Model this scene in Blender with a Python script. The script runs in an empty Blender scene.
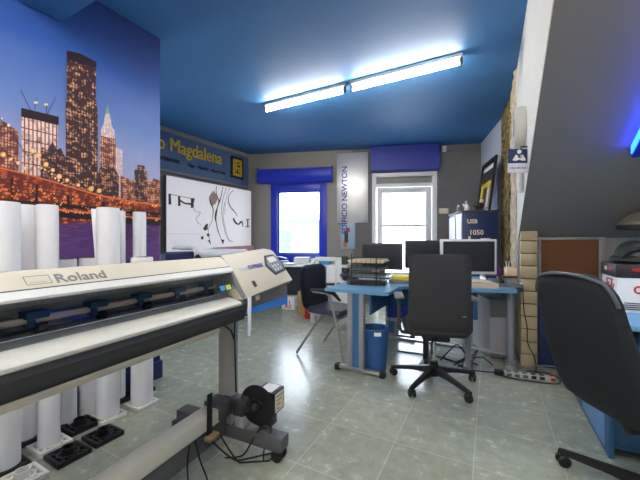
import bpy, bmesh, math, random
from mathutils import Vector, Matrix, Euler
random.seed(7)
C = bpy.context.scene.collection
SC = bpy.context.scene
PI = math.pi

# ------------------------------------------------------------------ camera, sky, exposure
EYE = 1.15
cam = bpy.data.cameras.new('camera'); cam.sensor_width = 36; cam.lens = 18; cam.clip_start = 0.02
co = bpy.data.objects.new('camera', cam); C.objects.link(co)
co.location = (0, 0, EYE); co.rotation_euler = (PI/2, 0, 0)
SC.camera = co
w = bpy.data.worlds.new('sky'); SC.world = w; w.use_nodes = True
bg = w.node_tree.nodes['Background']; bg.inputs[0].default_value = (0.86, 0.93, 1.0, 1); bg.inputs[1].default_value = 3.2
SC.view_settings.view_transform = 'Standard'; SC.view_settings.look = 'None'
SC.view_settings.gamma = 1; SC.view_settings.use_curve_mapping = False
SC.view_settings.exposure = 1.85
LAMP = 29.0           # fluorescent tube strength
SC.cycles.max_bounces = 10; SC.cycles.diffuse_bounces = 6

# ------------------------------------------------------------------ frames of the place
TH = math.radians(28)                      # the room is turned 28 degrees to the view
ct, st = math.cos(TH), math.sin(TH)
def R(p, d, z=0.0):                        # room coordinates: p to the right across the room, d along its side walls
    return Vector((ct*p + st*d, -st*p + ct*d, z))
CEIL = 2.85

# ------------------------------------------------------------------ materials
def lin(c):
    o = []
    for v in c:
        v /= 255.0
        o.append(v/12.92 if v <= 0.04045 else ((v+0.055)/1.055)**2.4)
    return (o[0], o[1], o[2], 1)
MATS = {}
def mat(name, rgb, rough=0.5, metal=0.0, var=0.06, scale=14.0, bump=0.0, spec=0.5, coat=0.0):
    if name in MATS: return MATS[name]
    m = bpy.data.materials.new(name); m.use_nodes = True; nt = m.node_tree
    b = nt.nodes['Principled BSDF']; b.inputs['Roughness'].default_value = rough; b.inputs['Metallic'].default_value = metal
    b.inputs['Specular IOR Level'].default_value = spec
    b.inputs['Coat Weight'].default_value = coat
    c = lin(rgb)
    tc = nt.nodes.new('ShaderNodeTexCoord'); nz = nt.nodes.new('ShaderNodeTexNoise')
    nz.inputs['Scale'].default_value = scale; nz.inputs['Detail'].default_value = 5
    nt.links.new(tc.outputs['Object'], nz.inputs['Vector'])
    mx = nt.nodes.new('ShaderNodeMix'); mx.data_type = 'RGBA'
    mx.inputs['A'].default_value = tuple(min(1, v*(1-var)) for v in c[:3])+(1,)
    mx.inputs['B'].default_value = tuple(min(1, v*(1+var)) for v in c[:3])+(1,)
    nt.links.new(nz.outputs['Fac'], mx.inputs['Factor']); nt.links.new(mx.outputs['Result'], b.inputs['Base Color'])
    if bump:
        bp = nt.nodes.new('ShaderNodeBump'); bp.inputs['Strength'].default_value = bump; bp.inputs['Distance'].default_value = 0.01
        nt.links.new(nz.outputs['Fac'], bp.inputs['Height']); nt.links.new(bp.outputs['Normal'], b.inputs['Normal'])
    MATS[name] = m
    return m
def emit(name, rgb, s):
    m = bpy.data.materials.new(name); m.use_nodes = True
    b = m.node_tree.nodes['Principled BSDF']; b.inputs['Base Color'].default_value = lin(rgb)
    b.inputs['Emission Color'].default_value = lin(rgb); b.inputs['Emission Strength'].default_value = s
    MATS[name] = m; return m
def glass(name, rgb, alpha, rough=0.03):
    m = bpy.data.materials.new(name); m.use_nodes = True; nt = m.node_tree; nt.nodes.clear()
    o = nt.nodes.new('ShaderNodeOutputMaterial'); t = nt.nodes.new('ShaderNodeBsdfTransparent'); t.inputs[0].default_value = lin(rgb)
    g = nt.nodes.new('ShaderNodeBsdfGlossy'); g.inputs['Roughness'].default_value = rough
    x = nt.nodes.new('ShaderNodeMixShader'); f = nt.nodes.new('ShaderNodeFresnel'); f.inputs[0].default_value = 1.5
    mm = nt.nodes.new('ShaderNodeMath'); mm.operation = 'MULTIPLY'; mm.inputs[1].default_value = alpha
    nt.links.new(f.outputs[0], mm.inputs[0]); nt.links.new(mm.outputs[0], x.inputs[0])
    nt.links.new(t.outputs[0], x.inputs[1]); nt.links.new(g.outputs[0], x.inputs[2]); nt.links.new(x.outputs[0], o.inputs[0])
    MATS[name] = m; return m

def floor_material():
    m = bpy.data.materials.new('floor_tiles'); m.use_nodes = True; nt = m.node_tree; N = nt.nodes; L = nt.links
    b = N['Principled BSDF']; tc = N.new('ShaderNodeTexCoord')
    mp = N.new('ShaderNodeMapping'); mp.inputs['Location'].default_value = (0.075+4.05, -1.805+8.1, 0)
    L.new(tc.outputs['Object'], mp.inputs['Vector'])
    br = N.new('ShaderNodeTexBrick'); br.offset = 0; br.squash = 1
    br.inputs['Scale'].default_value = 1; br.inputs['Brick Width'].default_value = 0.405; br.inputs['Row Height'].default_value = 0.405
    br.inputs['Mortar Size'].default_value = 0.003; br.inputs['Mortar Smooth'].default_value = 0.3; br.inputs['Bias'].default_value = 0
    br.inputs['Color1'].default_value = (0.35, 0.35, 0.35, 1); br.inputs['Color2'].default_value = (0.65, 0.65, 0.65, 1)
    L.new(mp.outputs[0], br.inputs['Vector'])
    n1 = N.new('ShaderNodeTexNoise'); n1.inputs['Scale'].default_value = 12; n1.inputs['Detail'].default_value = 9; n1.inputs['Roughness'].default_value = 0.7
    n1.inputs['Distortion'].default_value = 0.2
    L.new(tc.outputs['Object'], n1.inputs['Vector'])
    rp = N.new('ShaderNodeValToRGB'); e = rp.color_ramp.elements
    e[0].position = 0.25; e[0].color = lin((136, 140, 128)); e[1].position = 0.75; e[1].color = lin((172, 174, 158))
    k = rp.color_ramp.elements.new(0.5); k.color = lin((156, 160, 143))
    L.new(n1.outputs['Fac'], rp.inputs['Fac'])
    mx = N.new('ShaderNodeMix'); mx.data_type = 'RGBA'; mx.blend_type = 'OVERLAY'; mx.inputs['Factor'].default_value = 0.25
    L.new(rp.outputs[0], mx.inputs['A']); L.new(br.outputs['Color'], mx.inputs['B'])
    g = N.new('ShaderNodeMix'); g.data_type = 'RGBA'; g.inputs['B'].default_value = lin((180, 181, 172))
    L.new(br.outputs['Fac'], g.inputs['Factor']); L.new(mx.outputs['Result'], g.inputs['A'])
    L.new(g.outputs['Result'], b.inputs['Base Color'])
    rr = N.new('ShaderNodeMapRange'); rr.inputs['To Min'].default_value = 0.14; rr.inputs['To Max'].default_value = 0.36
    L.new(n1.outputs['Fac'], rr.inputs['Value']); L.new(rr.outputs[0], b.inputs['Roughness'])
    bp = N.new('ShaderNodeBump'); bp.inputs['Strength'].default_value = 0.12; bp.inputs['Distance'].default_value = 0.004
    L.new(n1.outputs['Fac'], bp.inputs['Height']); L.new(bp.outputs[0], b.inputs['Normal'])
    return m
def stone_material(name, c0, c1, sc):
    m = bpy.data.materials.new(name); m.use_nodes = True; nt = m.node_tree; N = nt.nodes; L = nt.links
    b = N['Principled BSDF']; b.inputs['Roughness'].default_value = 0.9; tc = N.new('ShaderNodeTexCoord')
    v = N.new('ShaderNodeTexNoise'); v.inputs['Scale'].default_value = sc; v.inputs['Detail'].default_value = 8; v.inputs['Roughness'].default_value = 0.75
    L.new(tc.outputs['Object'], v.inputs['Vector'])
    r = N.new('ShaderNodeValToRGB'); r.color_ramp.elements[0].position = 0.42; r.color_ramp.elements[1].position = 0.6
    r.color_ramp.elements[0].color = lin(c0); r.color_ramp.elements[1].color = lin(c1)
    L.new(v.outputs['Fac'], r.inputs[0]); L.new(r.outputs[0], b.inputs['Base Color'])
    bp = N.new('ShaderNodeBump'); bp.inputs['Strength'].default_value = 0.9; bp.inputs['Distance'].default_value = 0.04
    L.new(v.outputs['Fac'], bp.inputs['Height']); L.new(bp.outputs[0], b.inputs['Normal'])
    MATS[name] = m; return m
def windows_print(name, base, lit, sx, sz, share=0.45, glowc=None):
    """ink of a printed facade: a grid of lit and dark windows (object x = along the wall, z = up)"""
    m = bpy.data.materials.new(name); m.use_nodes = True; nt = m.node_tree; N = nt.nodes; L = nt.links
    b = N['Principled BSDF']; b.inputs['Roughness'].default_value = 0.5
    tc = N.new('ShaderNodeTexCoord'); sp = N.new('ShaderNodeSeparateXYZ'); L.new(tc.outputs['Object'], sp.inputs[0])
    cb = N.new('ShaderNodeCombineXYZ'); L.new(sp.outputs['Y'], cb.inputs['X']); L.new(sp.outputs['Z'], cb.inputs['Y'])
    br = N.new('ShaderNodeTexBrick'); br.offset = 0; br.inputs['Scale'].default_value = 1
    br.inputs['Brick Width'].default_value = sx; br.inputs['Row Height'].default_value = sz
    br.inputs['Mortar Size'].default_value = min(sx, sz)*0.22; br.inputs['Mortar Smooth'].default_value = 0.6
    L.new(cb.outputs[0], br.inputs['Vector'])
    nz = N.new('ShaderNodeTexNoise'); nz.inputs['Scale'].default_value = 34; nz.inputs['Detail'].default_value = 3
    L.new(tc.outputs['Object'], nz.inputs['Vector'])
    th = N.new('ShaderNodeMapRange'); th.inputs['From Min'].default_value = 0.62-share*0.35; th.inputs['From Max'].default_value = 0.7-share*0.2
    L.new(nz.outputs['Fac'], th.inputs['Value'])
    iv = N.new('ShaderNodeMath'); iv.operation = 'SUBTRACT'; iv.inputs[0].default_value = 1; L.new(br.outputs['Fac'], iv.inputs[1])
    ml = N.new('ShaderNodeMath'); ml.operation = 'MULTIPLY'; L.new(iv.outputs[0], ml.inputs[0]); L.new(th.outputs[0], ml.inputs[1])
    mx = N.new('ShaderNodeMix'); mx.data_type = 'RGBA'; mx.inputs['A'].default_value = lin(base); mx.inputs['B'].default_value = lin(lit)
    L.new(ml.outputs[0], mx.inputs['Factor']); L.new(mx.outputs['Result'], b.inputs['Base Color'])
    MATS[name] = m; return m
def print_ramp(name, stops, z0, z1, streak=0):
    """ink of a printed picture whose colour changes with height on the sheet"""
    m = bpy.data.materials.new(name); m.use_nodes = True; nt = m.node_tree; N = nt.nodes; L = nt.links
    b = N['Principled BSDF']; b.inputs['Roughness'].default_value = 0.5
    tc = N.new('ShaderNodeTexCoord'); sp = N.new('ShaderNodeSeparateXYZ'); L.new(tc.outputs['Object'], sp.inputs[0])
    mr = N.new('ShaderNodeMapRange'); mr.inputs['From Min'].default_value = z0; mr.inputs['From Max'].default_value = z1
    L.new(sp.outputs['Z'], mr.inputs['Value'])
    r = N.new('ShaderNodeValToRGB'); els = r.color_ramp.elements
    for i, (pos, c) in enumerate(stops):
        e = els[i] if i < 2 else els.new(pos)
        e.position = pos; e.color = lin(c)
    nz = N.new('ShaderNodeTexNoise'); nz.inputs['Scale'].default_value = 9
    mp = N.new('ShaderNodeMapping'); mp.inputs['Scale'].default_value = (1, 1, 9 if streak else 1); L.new(tc.outputs['Object'], mp.inputs['Vector']); L.new(mp.outputs[0], nz.inputs['Vector'])
    ad = N.new('ShaderNodeMath'); ad.operation = 'MULTIPLY_ADD'; ad.inputs[1].default_value = 0.9 if streak else 0.06; L.new(nz.outputs['Fac'], ad.inputs[0])
    sb = N.new('ShaderNodeMath'); sb.operation = 'SUBTRACT'; sb.inputs[1].default_value = 0.45 if streak else 0.03; L.new(mr.outputs[0], sb.inputs[0]); L.new(sb.outputs[0], ad.inputs[2])
    L.new(ad.outputs[0], r.inputs[0]); L.new(r.outputs[0], b.inputs['Base Color'])
    MATS[name] = m; return m

M = dict(
    ceiling=mat('blue_ceiling_paint', (54, 112, 168), 0.6, var=0.06, scale=5, bump=0.25),
    navy=mat('navy_wall_paint', (22, 34, 92), 0.5),
    beige_wall=mat('beige_grey_wall_paint', (150, 145, 138), 0.8, var=0.05, scale=4),
    dark_wall=mat('dark_grey_stucco', (112, 110, 110), 0.85, var=0.16, scale=6, bump=0.2),
    white_wall=mat('white_wall_paint', (226, 224, 218), 0.8, var=0.03, scale=3),
    pale_wall=mat('pale_blue_white_wall', (190, 198, 212), 0.8, var=0.03, scale=3),
    slope=mat('grey_slope_paint', (136, 134, 134), 0.8, var=0.03, scale=2),
    tan=mat('tan_glazed_block', (166, 150, 116), 0.45, var=0.12, scale=9),
    joint=mat('block_joint', (84, 74, 58), 0.9),
    black=mat('black_plastic', (22, 22, 24), 0.45),
    rubber=mat('black_rubber', (16, 16, 17), 0.7),
    dark=mat('dark_grey_metal', (62, 62, 64), 0.5),
    charcoal=mat('charcoal_fabric', (50, 50, 53), 0.9, var=0.15, scale=120),
    mesh=mat('black_mesh_fabric', (24, 26, 32), 0.8, var=0.2, scale=160),
    cream=mat('cream_printer_plastic', (202, 195, 176), 0.42, var=0.02),
    lightgrey=mat('light_grey_enamel', (196, 194, 184), 0.4, var=0.03),
    khaki=mat('grey_green_enamel', (208, 205, 186), 0.42, var=0.04),
    midgrey=mat('mid_grey_enamel', (128, 128, 126), 0.45),
    chassis=mat('printer_chassis_grey', (92, 94, 94), 0.5),
    steel=mat('brushed_steel', (186, 188, 190), 0.3, 0.9, var=0.05, scale=60),
    alu=mat('satin_aluminium', (206, 207, 208), 0.36, 0.55, var=0.03),
    chrome=mat('chrome', (220, 220, 222), 0.12, 1.0),
    brightblue=mat('bright_blue_enamel', (60, 138, 222), 0.4),
    paper=mat('white_paper', (236, 236, 238), 0.7, var=0.02, spec=0.2),
    core=mat('brown_card_core', (150, 118, 84), 0.9),
    whiteplastic=mat('white_plastic', (216, 216, 212), 0.4),
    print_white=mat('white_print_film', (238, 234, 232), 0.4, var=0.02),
    ink=mat('dark_brown_ink', (62, 38, 38), 0.5),
    pinkink=mat('pink_ink', (208, 160, 168), 0.5),
    winblue=mat('cobalt_blue_lacquer', (28, 52, 190), 0.35),
    boxblue=mat('deep_blue_blind_cloth', (26, 46, 146), 0.5, var=0.1, scale=5),
    pvc=mat('white_window_pvc', (222, 224, 228), 0.4),
    deskblue=mat('desk_blue_laminate', (100, 150, 186), 0.32, var=0.04),
    panelblue=mat('desk_panel_blue', (58, 104, 146), 0.45),
    deskgrey=mat('desk_leg_grey', (142, 144, 150), 0.4),
    binblue=mat('waste_bin_blue', (44, 86, 140), 0.4),
    crateblue=mat('strong_blue_plastic', (28, 52, 140), 0.4),
    yellow=mat('yellow_folder', (226, 200, 30), 0.5),
    screen=mat('dark_screen', (34, 38, 46), 0.28),
    cork=mat('brown_cork', (102, 64, 38), 0.9, var=0.25, scale=60),
    wood=mat('pale_wood', (176, 140, 96), 0.6),
    red=mat('red_print', (190, 34, 30), 0.5),
    gold=mat('gold_yellow_letter', (226, 182, 38), 0.4),
    signblue=mat('sign_slate_blue', (82, 106, 140), 0.35, var=0.05),
    letterblue=mat('letter_blue', (26, 50, 150), 0.4),
    cabinetnavy=mat('cabinet_navy', (28, 42, 86), 0.4),
    olive=mat('dark_olive_plastic', (34, 42, 38), 0.5),
    purple=mat('purple_card', (96, 34, 120), 0.5),
    tanbox=mat('cream_carton', (226, 206, 174), 0.6),
    orange=mat('orange_brown_print', (190, 96, 40), 0.5),
    roofgrey=mat('outside_facade', (98, 102, 118), 0.8),
    outwin=mat('outside_window', (74, 80, 98), 0.4),
    green=mat('lime_sticker', (186, 206, 96), 0.5),
    skyblue=mat('sky_blue_sticker', (70, 150, 206), 0.5),
)
M['tube'] = emit('fluorescent_tube_glow', (255, 246, 232), LAMP)
M['led'] = emit('blue_led_strip', (20, 60, 255), 5.0)
M['inner'] = mat('inner_printer_grey', (150, 152, 152), .5)
M['standgrey'] = mat('stand_grey', (164, 163, 156), .42)
M['footgrey'] = mat('foot_grey', (84, 84, 86), .5)
_b = M['print_white'].node_tree.nodes['Principled BSDF']; _b.inputs['Emission Color'].default_value = (1, .98, .97, 1); _b.inputs['Emission Strength'].default_value = .07   # faint glow added to the film to brighten the panel face
M['glass'] = glass('clear_pane', (250, 252, 255), 0.6)
M['tint'] = glass('smoky_cover', (238, 240, 242), 0.06, 0.05)
M['stone'] = stone_material('rough_olive_stone', (72, 56, 26), (190, 166, 104), 13)
M['render_stone'] = stone_material('rough_cream_stone', (206, 184, 150), (240, 232, 214), 11)
M['floor'] = floor_material()

# ------------------------------------------------------------------ mesh builder
class MB:
    def __init__(self): self.bm = bmesh.new(); self.mi = 0; self.mats = []
    def use(self, m):
        if m not in self.mats: self.mats.append(m)
        self.mi = self.mats.index(m); return self
    def _fin(self, faces):
        for f in faces: f.material_index = self.mi
    def box(self, c, s, bevel=0.0, rot=None, seg=2):
        r = bmesh.ops.create_cube(self.bm, size=1); vs = r['verts']
        bmesh.ops.scale(self.bm, verts=vs, vec=s)
        fs = set(f for v in vs for f in v.link_faces)
        if bevel:
            es = list(set(e for v in vs for e in v.link_edges))
            rb = bmesh.ops.bevel(self.bm, geom=es, offset=bevel, segments=seg, affect='EDGES', profile=0.5)
            vs = list(set(v for v in rb['verts']) | set(v for v in vs if v.is_valid))
            fs = set(f for v in vs for f in v.link_faces)
        if rot is not None:
            bmesh.ops.rotate(self.bm, verts=vs, cent=(0, 0, 0), matrix=Euler(rot).to_matrix())
        bmesh.ops.translate(self.bm, verts=vs, vec=c)
        self._fin(fs); return self
    def b2(self, lo, hi, bevel=0.0):
        return self.box([(a+b)/2 for a, b in zip(lo, hi)], [abs(b-a) for a, b in zip(lo, hi)], bevel)
    def poly(self, pts):
        f = self.bm.faces.new([self.bm.verts.new(p) for p in pts]); self._fin([f]); return self
    def loft(self, rings, caps=True, closed=True):
        R_ = [[self.bm.verts.new(p) for p in r] for r in rings]; fs = []
        n = len(R_[0])
        for a, b in zip(R_, R_[1:]):
            for i in range(n if closed else n-1):
                j = (i+1) % n
                fs.append(self.bm.faces.new((a[i], a[j], b[j], b[i])))
        if caps:
            fs.append(self.bm.faces.new(R_[0][::-1])); fs.append(self.bm.faces.new(R_[-1]))
        self._fin(fs); return self
    def prism(self, prof, a0, a1, axis='y'):
        def put(u, v, a): return (u, a, v) if axis == 'y' else ((a, u, v) if axis == 'x' else (u, v, a))
        return self.loft([[put(u, v, a0) for u, v in prof], [put(u, v, a1) for u, v in prof]])
    def cyl(self, c, r, h, axis='z', n=24, r2=None):
        r2 = r if r2 is None else r2
        rings = []
        for k, rr in ((-0.5, r), (0.5, r2)):
            ring = []
            for i in range(n):
                a = 2*PI*i/n; u, v = rr*math.cos(a), rr*math.sin(a); t = k*h
                p = {'z': (u, v, t), 'y': (u, t, v), 'x': (t, u, v)}[axis]
                ring.append((c[0]+p[0], c[1]+p[1], c[2]+p[2]))
            rings.append(ring)
        return self.loft(rings)
    def lathe(self, prof, c=(0, 0, 0), n=28, closed=False, axis='z'):
        rings = []
        for r, z in prof:
            ring = []
            for i in range(n):
                a = 2*PI*i/n; u, v = max(r, 1e-4)*math.cos(a), max(r, 1e-4)*math.sin(a)
                p = {'z': (u, v, z), 'y': (u, z, v), 'x': (z, u, v)}[axis]
                ring.append((c[0]+p[0], c[1]+p[1], c[2]+p[2]))
            rings.append(ring)
        if closed: rings.append(rings[0])
        return self.loft(rings, caps=not closed)
    def tube(self, path, r, n=8):
        P = [Vector(p) for p in path]; rings = []; prev = None
        for i, p in enumerate(P):
            t = (P[min(i+1, len(P)-1)] - P[max(i-1, 0)]).normalized()
            if prev is None:
                a = Vector((0, 0, 1)) if abs(t.z) < 0.9 else Vector((1, 0, 0)); u = t.cross(a).normalized()
            else:
                u = (prev - t*prev.dot(t)).normalized()
            prev = u; v = t.cross(u)
            rr = r[i] if isinstance(r, (list, tuple)) else r
            rings.append([p + u*rr*math.cos(2*PI*k/n) + v*rr*math.sin(2*PI*k/n) for k in range(n)])
        return self.loft(rings)
    def slab(self, w_, h_, t_, rad, f, nu=14, nv=16):
        """rounded-rectangle pad: f(u, v) -> (point, normal); u in -w/2..w/2, v in -h/2..h/2"""
        front, back = [], []
        for j in range(nv+1):
            v = -h_/2 + h_*j/nv; e = abs(v) - (h_/2 - rad)
            hw = w_/2 if e <= 0 else w_/2 - rad + math.sqrt(max(0, rad*rad - e*e))
            hw = max(hw, w_/2-rad*0.9)
            fr, bk = [], []
            for i in range(nu+1):
                u = hw*(2*i/nu - 1); p, nn = f(u, v); p = Vector(p); nn = Vector(nn)
                eu = min(1, (hw-abs(u))/0.03 + 0.25); ev = min(1, (h_/2-abs(v))/0.03 + 0.25); k = t_/2*min(1, eu)*min(1, ev)
                fr.append(self.bm.verts.new(p+nn*k)); bk.append(self.bm.verts.new(p-nn*k))
            front.append(fr); back.append(bk)
        fs = []
        for j in range(nv):
            for i in range(nu):
                fs.append(self.bm.faces.new((front[j][i], front[j][i+1], front[j+1][i+1], front[j+1][i])))
                fs.append(self.bm.faces.new((back[j][i], back[j+1][i], back[j+1][i+1], back[j][i+1])))
        for j in range(nv):
            fs.append(self.bm.faces.new((front[j][0], front[j+1][0], back[j+1][0], back[j][0])))
            fs.append(self.bm.faces.new((front[j][nu], back[j][nu], back[j+1][nu], front[j+1][nu])))
        for i in range(nu):
            fs.append(self.bm.faces.new((front[0][i], back[0][i], back[0][i+1], front[0][i+1])))
            fs.append(self.bm.faces.new((front[nv][i], front[nv][i+1], back[nv][i+1], back[nv][i])))
        self._fin(fs); return self
    def text(self, s, size, mtx, depth=0.003, bold=0.0, align='LEFT', shear=0.0, sx=1.0):
        cu = bpy.data.curves.new('t', 'FONT'); cu.body = s; cu.size = size; cu.extrude = depth; cu.offset = bold
        cu.align_x = align; cu.shear = shear; cu.resolution_u = 3
        o = bpy.data.objects.new('t', cu); C.objects.link(o)
        bpy.context.view_layer.update()
        me = bpy.data.meshes.new_from_object(o.evaluated_get(bpy.context.evaluated_depsgraph_get()))
        C.objects.unlink(o); bpy.data.objects.remove(o); bpy.data.curves.remove(cu)
        me.transform(Matrix.Diagonal((sx, 1, 1, 1))); me.transform(mtx)
        n0 = len(self.bm.faces); self.bm.from_mesh(me); self.bm.faces.ensure_lookup_table()
        self._fin(self.bm.faces[n0:]); bpy.data.meshes.remove(me); return self
    def xf(self, m):
        self.bm.transform(m); return self

def obj(name, mb, m=None, parent=None, loc=(0, 0, 0), rot=(0, 0, 0), smooth=True):
    me = bpy.data.meshes.new(name)
    bmesh.ops.recalc_face_normals(mb.bm, faces=mb.bm.faces[:])
    mb.bm.to_mesh(me); mb.bm.free()
    if m is not None and not mb.mats: me.materials.append(m)
    for k in mb.mats: me.materials.append(k)
    if smooth:
        me.shade_smooth(); me.set_sharp_from_angle(angle=math.radians(35))
    o = bpy.data.objects.new(name, me); C.objects.link(o)
    o.location = loc; o.rotation_euler = rot
    if parent is not None: o.parent = parent
    return o
def tag(o, label, cat, group=None, kind=None):
    o['label'] = label; o['category'] = cat
    if group: o['group'] = group
    if kind: o['kind'] = kind
    return o
def thing(name, label, cat, loc=(0, 0, 0), rz=0.0, group=None):
    o = bpy.data.objects.new(name, None); o.empty_display_size = 0.1; C.objects.link(o)
    o.location = loc; o.rotation_euler = (0, 0, rz)
    return tag(o, label, cat, group)
def plabel(o, s): o['label'] = s; return o
def struct(name, mb, m=None, parent=None, **k):
    o = obj(name, mb, m, parent, **k)
    if parent is None: o['kind'] = 'structure'
    return o
def copy_tree(o, parent=None):
    c = o.copy(); C.objects.link(c)
    if parent is not None: c.parent = parent
    for ch in list(o.children): copy_tree(ch, c)
    return c

def spline(pts, n=6):
    P = [Vector(p) for p in pts]; out = []
    for i in range(len(P)-1):
        p0, p1, p2, p3 = P[max(i-1, 0)], P[i], P[i+1], P[min(i+2, len(P)-1)]
        for q in range(n):
            t = q/n; out.append(.5*((2*p1)+(p2-p0)*t+(2*p0-5*p1+4*p2-p3)*t*t+(3*p1-p0-3*p2+p3)*t**3))
    return out + [P[-1]]

class Sheet:
    """a vertical plane in the room: origin on the floor line, unit u along it, normal n into the room"""
    def __init__(s, o, u, n): s.o = Vector((o[0], o[1], 0)); s.u = Vector((u[0], u[1], 0)).normalized(); s.n = Vector((n[0], n[1], 0)).normalized()
    def at(s, t, z, off=0.0): return s.o + s.u*t + s.n*off + Vector((0, 0, z))
    def trace(s, x, y):           # where a point seen in the photo lies on this plane: (t, z)
        d = Vector(((x-320)/320, 1, (240-y)/320)); e = Vector((0, 0, EYE))
        k = (s.o - Vector((0, 0, 0))).dot(s.n)/Vector((d.x, d.y, 0)).dot(s.n)
        q = e + d*k
        return (q - s.o).dot(s.u), q.z
    def mtx(s, t, z, off=0.0, spin=0.0):    # text matrix: x along u, y up, facing n
        m = Matrix((( s.u.x, 0, s.n.x, 0), (s.u.y, 0, s.n.y, 0), (0, 1, 0, 0), (0, 0, 0, 1)))
        return Matrix.Translation(s.at(t, z, off)) @ m @ Matrix.Rotation(spin, 4, 'Z')
    def block(s, mb, t0, t1, z0, z1, o0, o1, bevel=0):
        c = s.at((t0+t1)/2, (z0+z1)/2, (o0+o1)/2)
        return mb.box(c, (abs(t1-t0), abs(o1-o0), abs(z1-z0)), bevel, (0, 0, math.atan2(s.u.y, s.u.x)))

# ------------------------------------------------------------------ room shell
BL = Vector((-1.41, 6.355, 0)); BR = Vector((2.836, 5.637, 0)); S0 = Vector((2.532, 4.45, 0)); S1 = Vector((2.30, 3.87, 0))
MU_P, MU_D = -2.466, 1.755; CH_P, KN_D = 0.235, 3.56
Wback = Sheet(BL, (BR-BL).xy, (-0.169, -0.985)); BW = (BR-BL).length
SLB = Vector((-2.355, 4.755, 0)); su = (BL-SLB).normalized()
Wsign = Sheet(SLB, su.xy, (su.y, -su.x))
mural_end = R(MU_P, MU_D)
k = 1.907; sign_start = Vector((-1.353-0.883*k, 2.706+0.469*k, 0))
Wmural = Sheet(R(MU_P, 0), (st, ct), (ct, -st))
D0 = -3.0; P1 = 2.6
outline = [R(MU_P, D0), R(MU_P, MU_D), sign_start, BL, BR, S0, S1, R(CH_P, KN_D), R(P1, KN_D), R(P1, D0)]

def wall(name, a, b, z0, z1, th, m):
    """wall whose room face runs a->b (room on the right-hand side of a->b), thickness outward"""
    u = (b-a).normalized(); n = Vector((-u.y, u.x, 0))
    mb = MB(); mb.loft([[a+Vector((0, 0, z0)), b+Vector((0, 0, z0)), b+n*th+Vector((0, 0, z0)), a+n*th+Vector((0, 0, z0))],
                        [a+Vector((0, 0, z1)), b+Vector((0, 0, z1)), b+n*th+Vector((0, 0, z1)), a+n*th+Vector((0, 0, z1))]])
    return struct(name, mb, m, smooth=False)

fl = MB(); fl.b2((-5.2, -3.3, -0.06), (3.2, 6.2, 0))
inv = Matrix.Rotation(0, 4, 'Z')
struct('floor', fl, M['floor'], rot=(0, 0, -TH), smooth=False)
# flat ceiling: covers the dormer recess and the room up to the foot of the slope
SL_D = 3.5; SL_K = 0.52; SL_TOP = SL_D - (CEIL-1.2)/SL_K
def slope_z(d): return 1.2 + SL_K*(SL_D - d)
cb = MB()
cp = [R(MU_P-0.2, D0), R(MU_P-0.2, MU_D), sign_start+Vector((-.2, .1, 0)), BL+Vector((-.1, .2, 0)), BR+Vector((.1, .2, 0)), S0+Vector((.15, 0, 0)), S1+Vector((.15, 0, 0)), R(CH_P+0.1, 3.5), R(CH_P+0.1, SL_TOP), R(P1+.1, SL_TOP), R(P1+.1, D0)]
cb.loft([[p+Vector((0, 0, CEIL)) for p in cp], [p+Vector((0, 0, CEIL+0.12)) for p in cp]])
struct('ceiling', cb, M['ceiling'], smooth=False)
# sloping roof with a skylight opening
sk_p0, sk_p1, sk_d0, sk_d1 = 0.74, 1.5, 1.55, 2.53
sb = MB()
def sl(p, d, up=0.0): return R(p, d - up*SL_K*0, slope_z(d)+up)
ps = [CH_P+.004, sk_p0, sk_p1, P1+0.1]; ds = [SL_TOP, sk_d0, sk_d1, KN_D+0.1]
for i in range(3):
    for j in range(3):
        if i == 1 and j == 1: continue
        q = [(ps[i], ds[j]), (ps[i+1], ds[j]), (ps[i+1], ds[j+1]), (ps[i], ds[j+1])]
        sb.loft([[sl(*a) for a in q], [sl(*a, 0.16) for a in q]])
bmesh.ops.remove_doubles(sb.bm, verts=sb.bm.verts[:], dist=1e-4)
struct('roof_slope', sb, M['slope'], smooth=False)
wall('wall_left', R(MU_P, D0), R(MU_P, MU_D), 0, CEIL, 0.2, M['navy'])
wall('wall_left_return', R(MU_P, MU_D-0.2), sign_start - (R(0, .2)-R(0, 0)) + Vector((0, 0, 0)), 0, CEIL, 0.2, M['navy'])
wall('wall_sign', sign_start, BL, 0, CEIL, 0.2, M['beige_wall'])
wall('wall_right_back', BR, S0, 0, CEIL, 0.2, M['pale_wall'])
# rough stone length of the right wall, built lumpy
def rough(name, a, b, z1, m, depth, step=0.06):
    u = (b-a); L_ = u.length; u.normalize(); n = Vector((u.y, -u.x, 0))
    nt, nz = max(3, int(L_/step)), int(z1/step); mb = MB(); V = []
    for j in range(nz+1):
        row = []
        for i in range(nt+1):
            e = depth*(0.3+0.7*random.random())
            if i in (0, nt): e *= 0.5
            row.append(mb.bm.verts.new(a+u*(L_*i/nt)+n*e+Vector((0, 0, z1*j/nz))))
        V.append(row)
    for j in range(nz):
        for i in range(nt): mb.bm.faces.new((V[j][i], V[j][i+1], V[j+1][i+1], V[j+1][i]))
    bk = [a+n*-.2, b+n*-.2]
    mb.poly([V[0][0].co, V[nz][0].co, bk[0]+Vector((0, 0, z1)), bk[0]]); mb.poly([V[0][nt].co, V[nz][nt].co, bk[1]+Vector((0, 0, z1)), bk[1]])
    mb.poly([bk[0], bk[1], bk[1]+Vector((0, 0, z1)), bk[0]+Vector((0, 0, z1))])
    return struct(name, mb, m, smooth=False)
rough('wall_right_stone', S0, S1, CEIL, M['stone'], 0.022)
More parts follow.
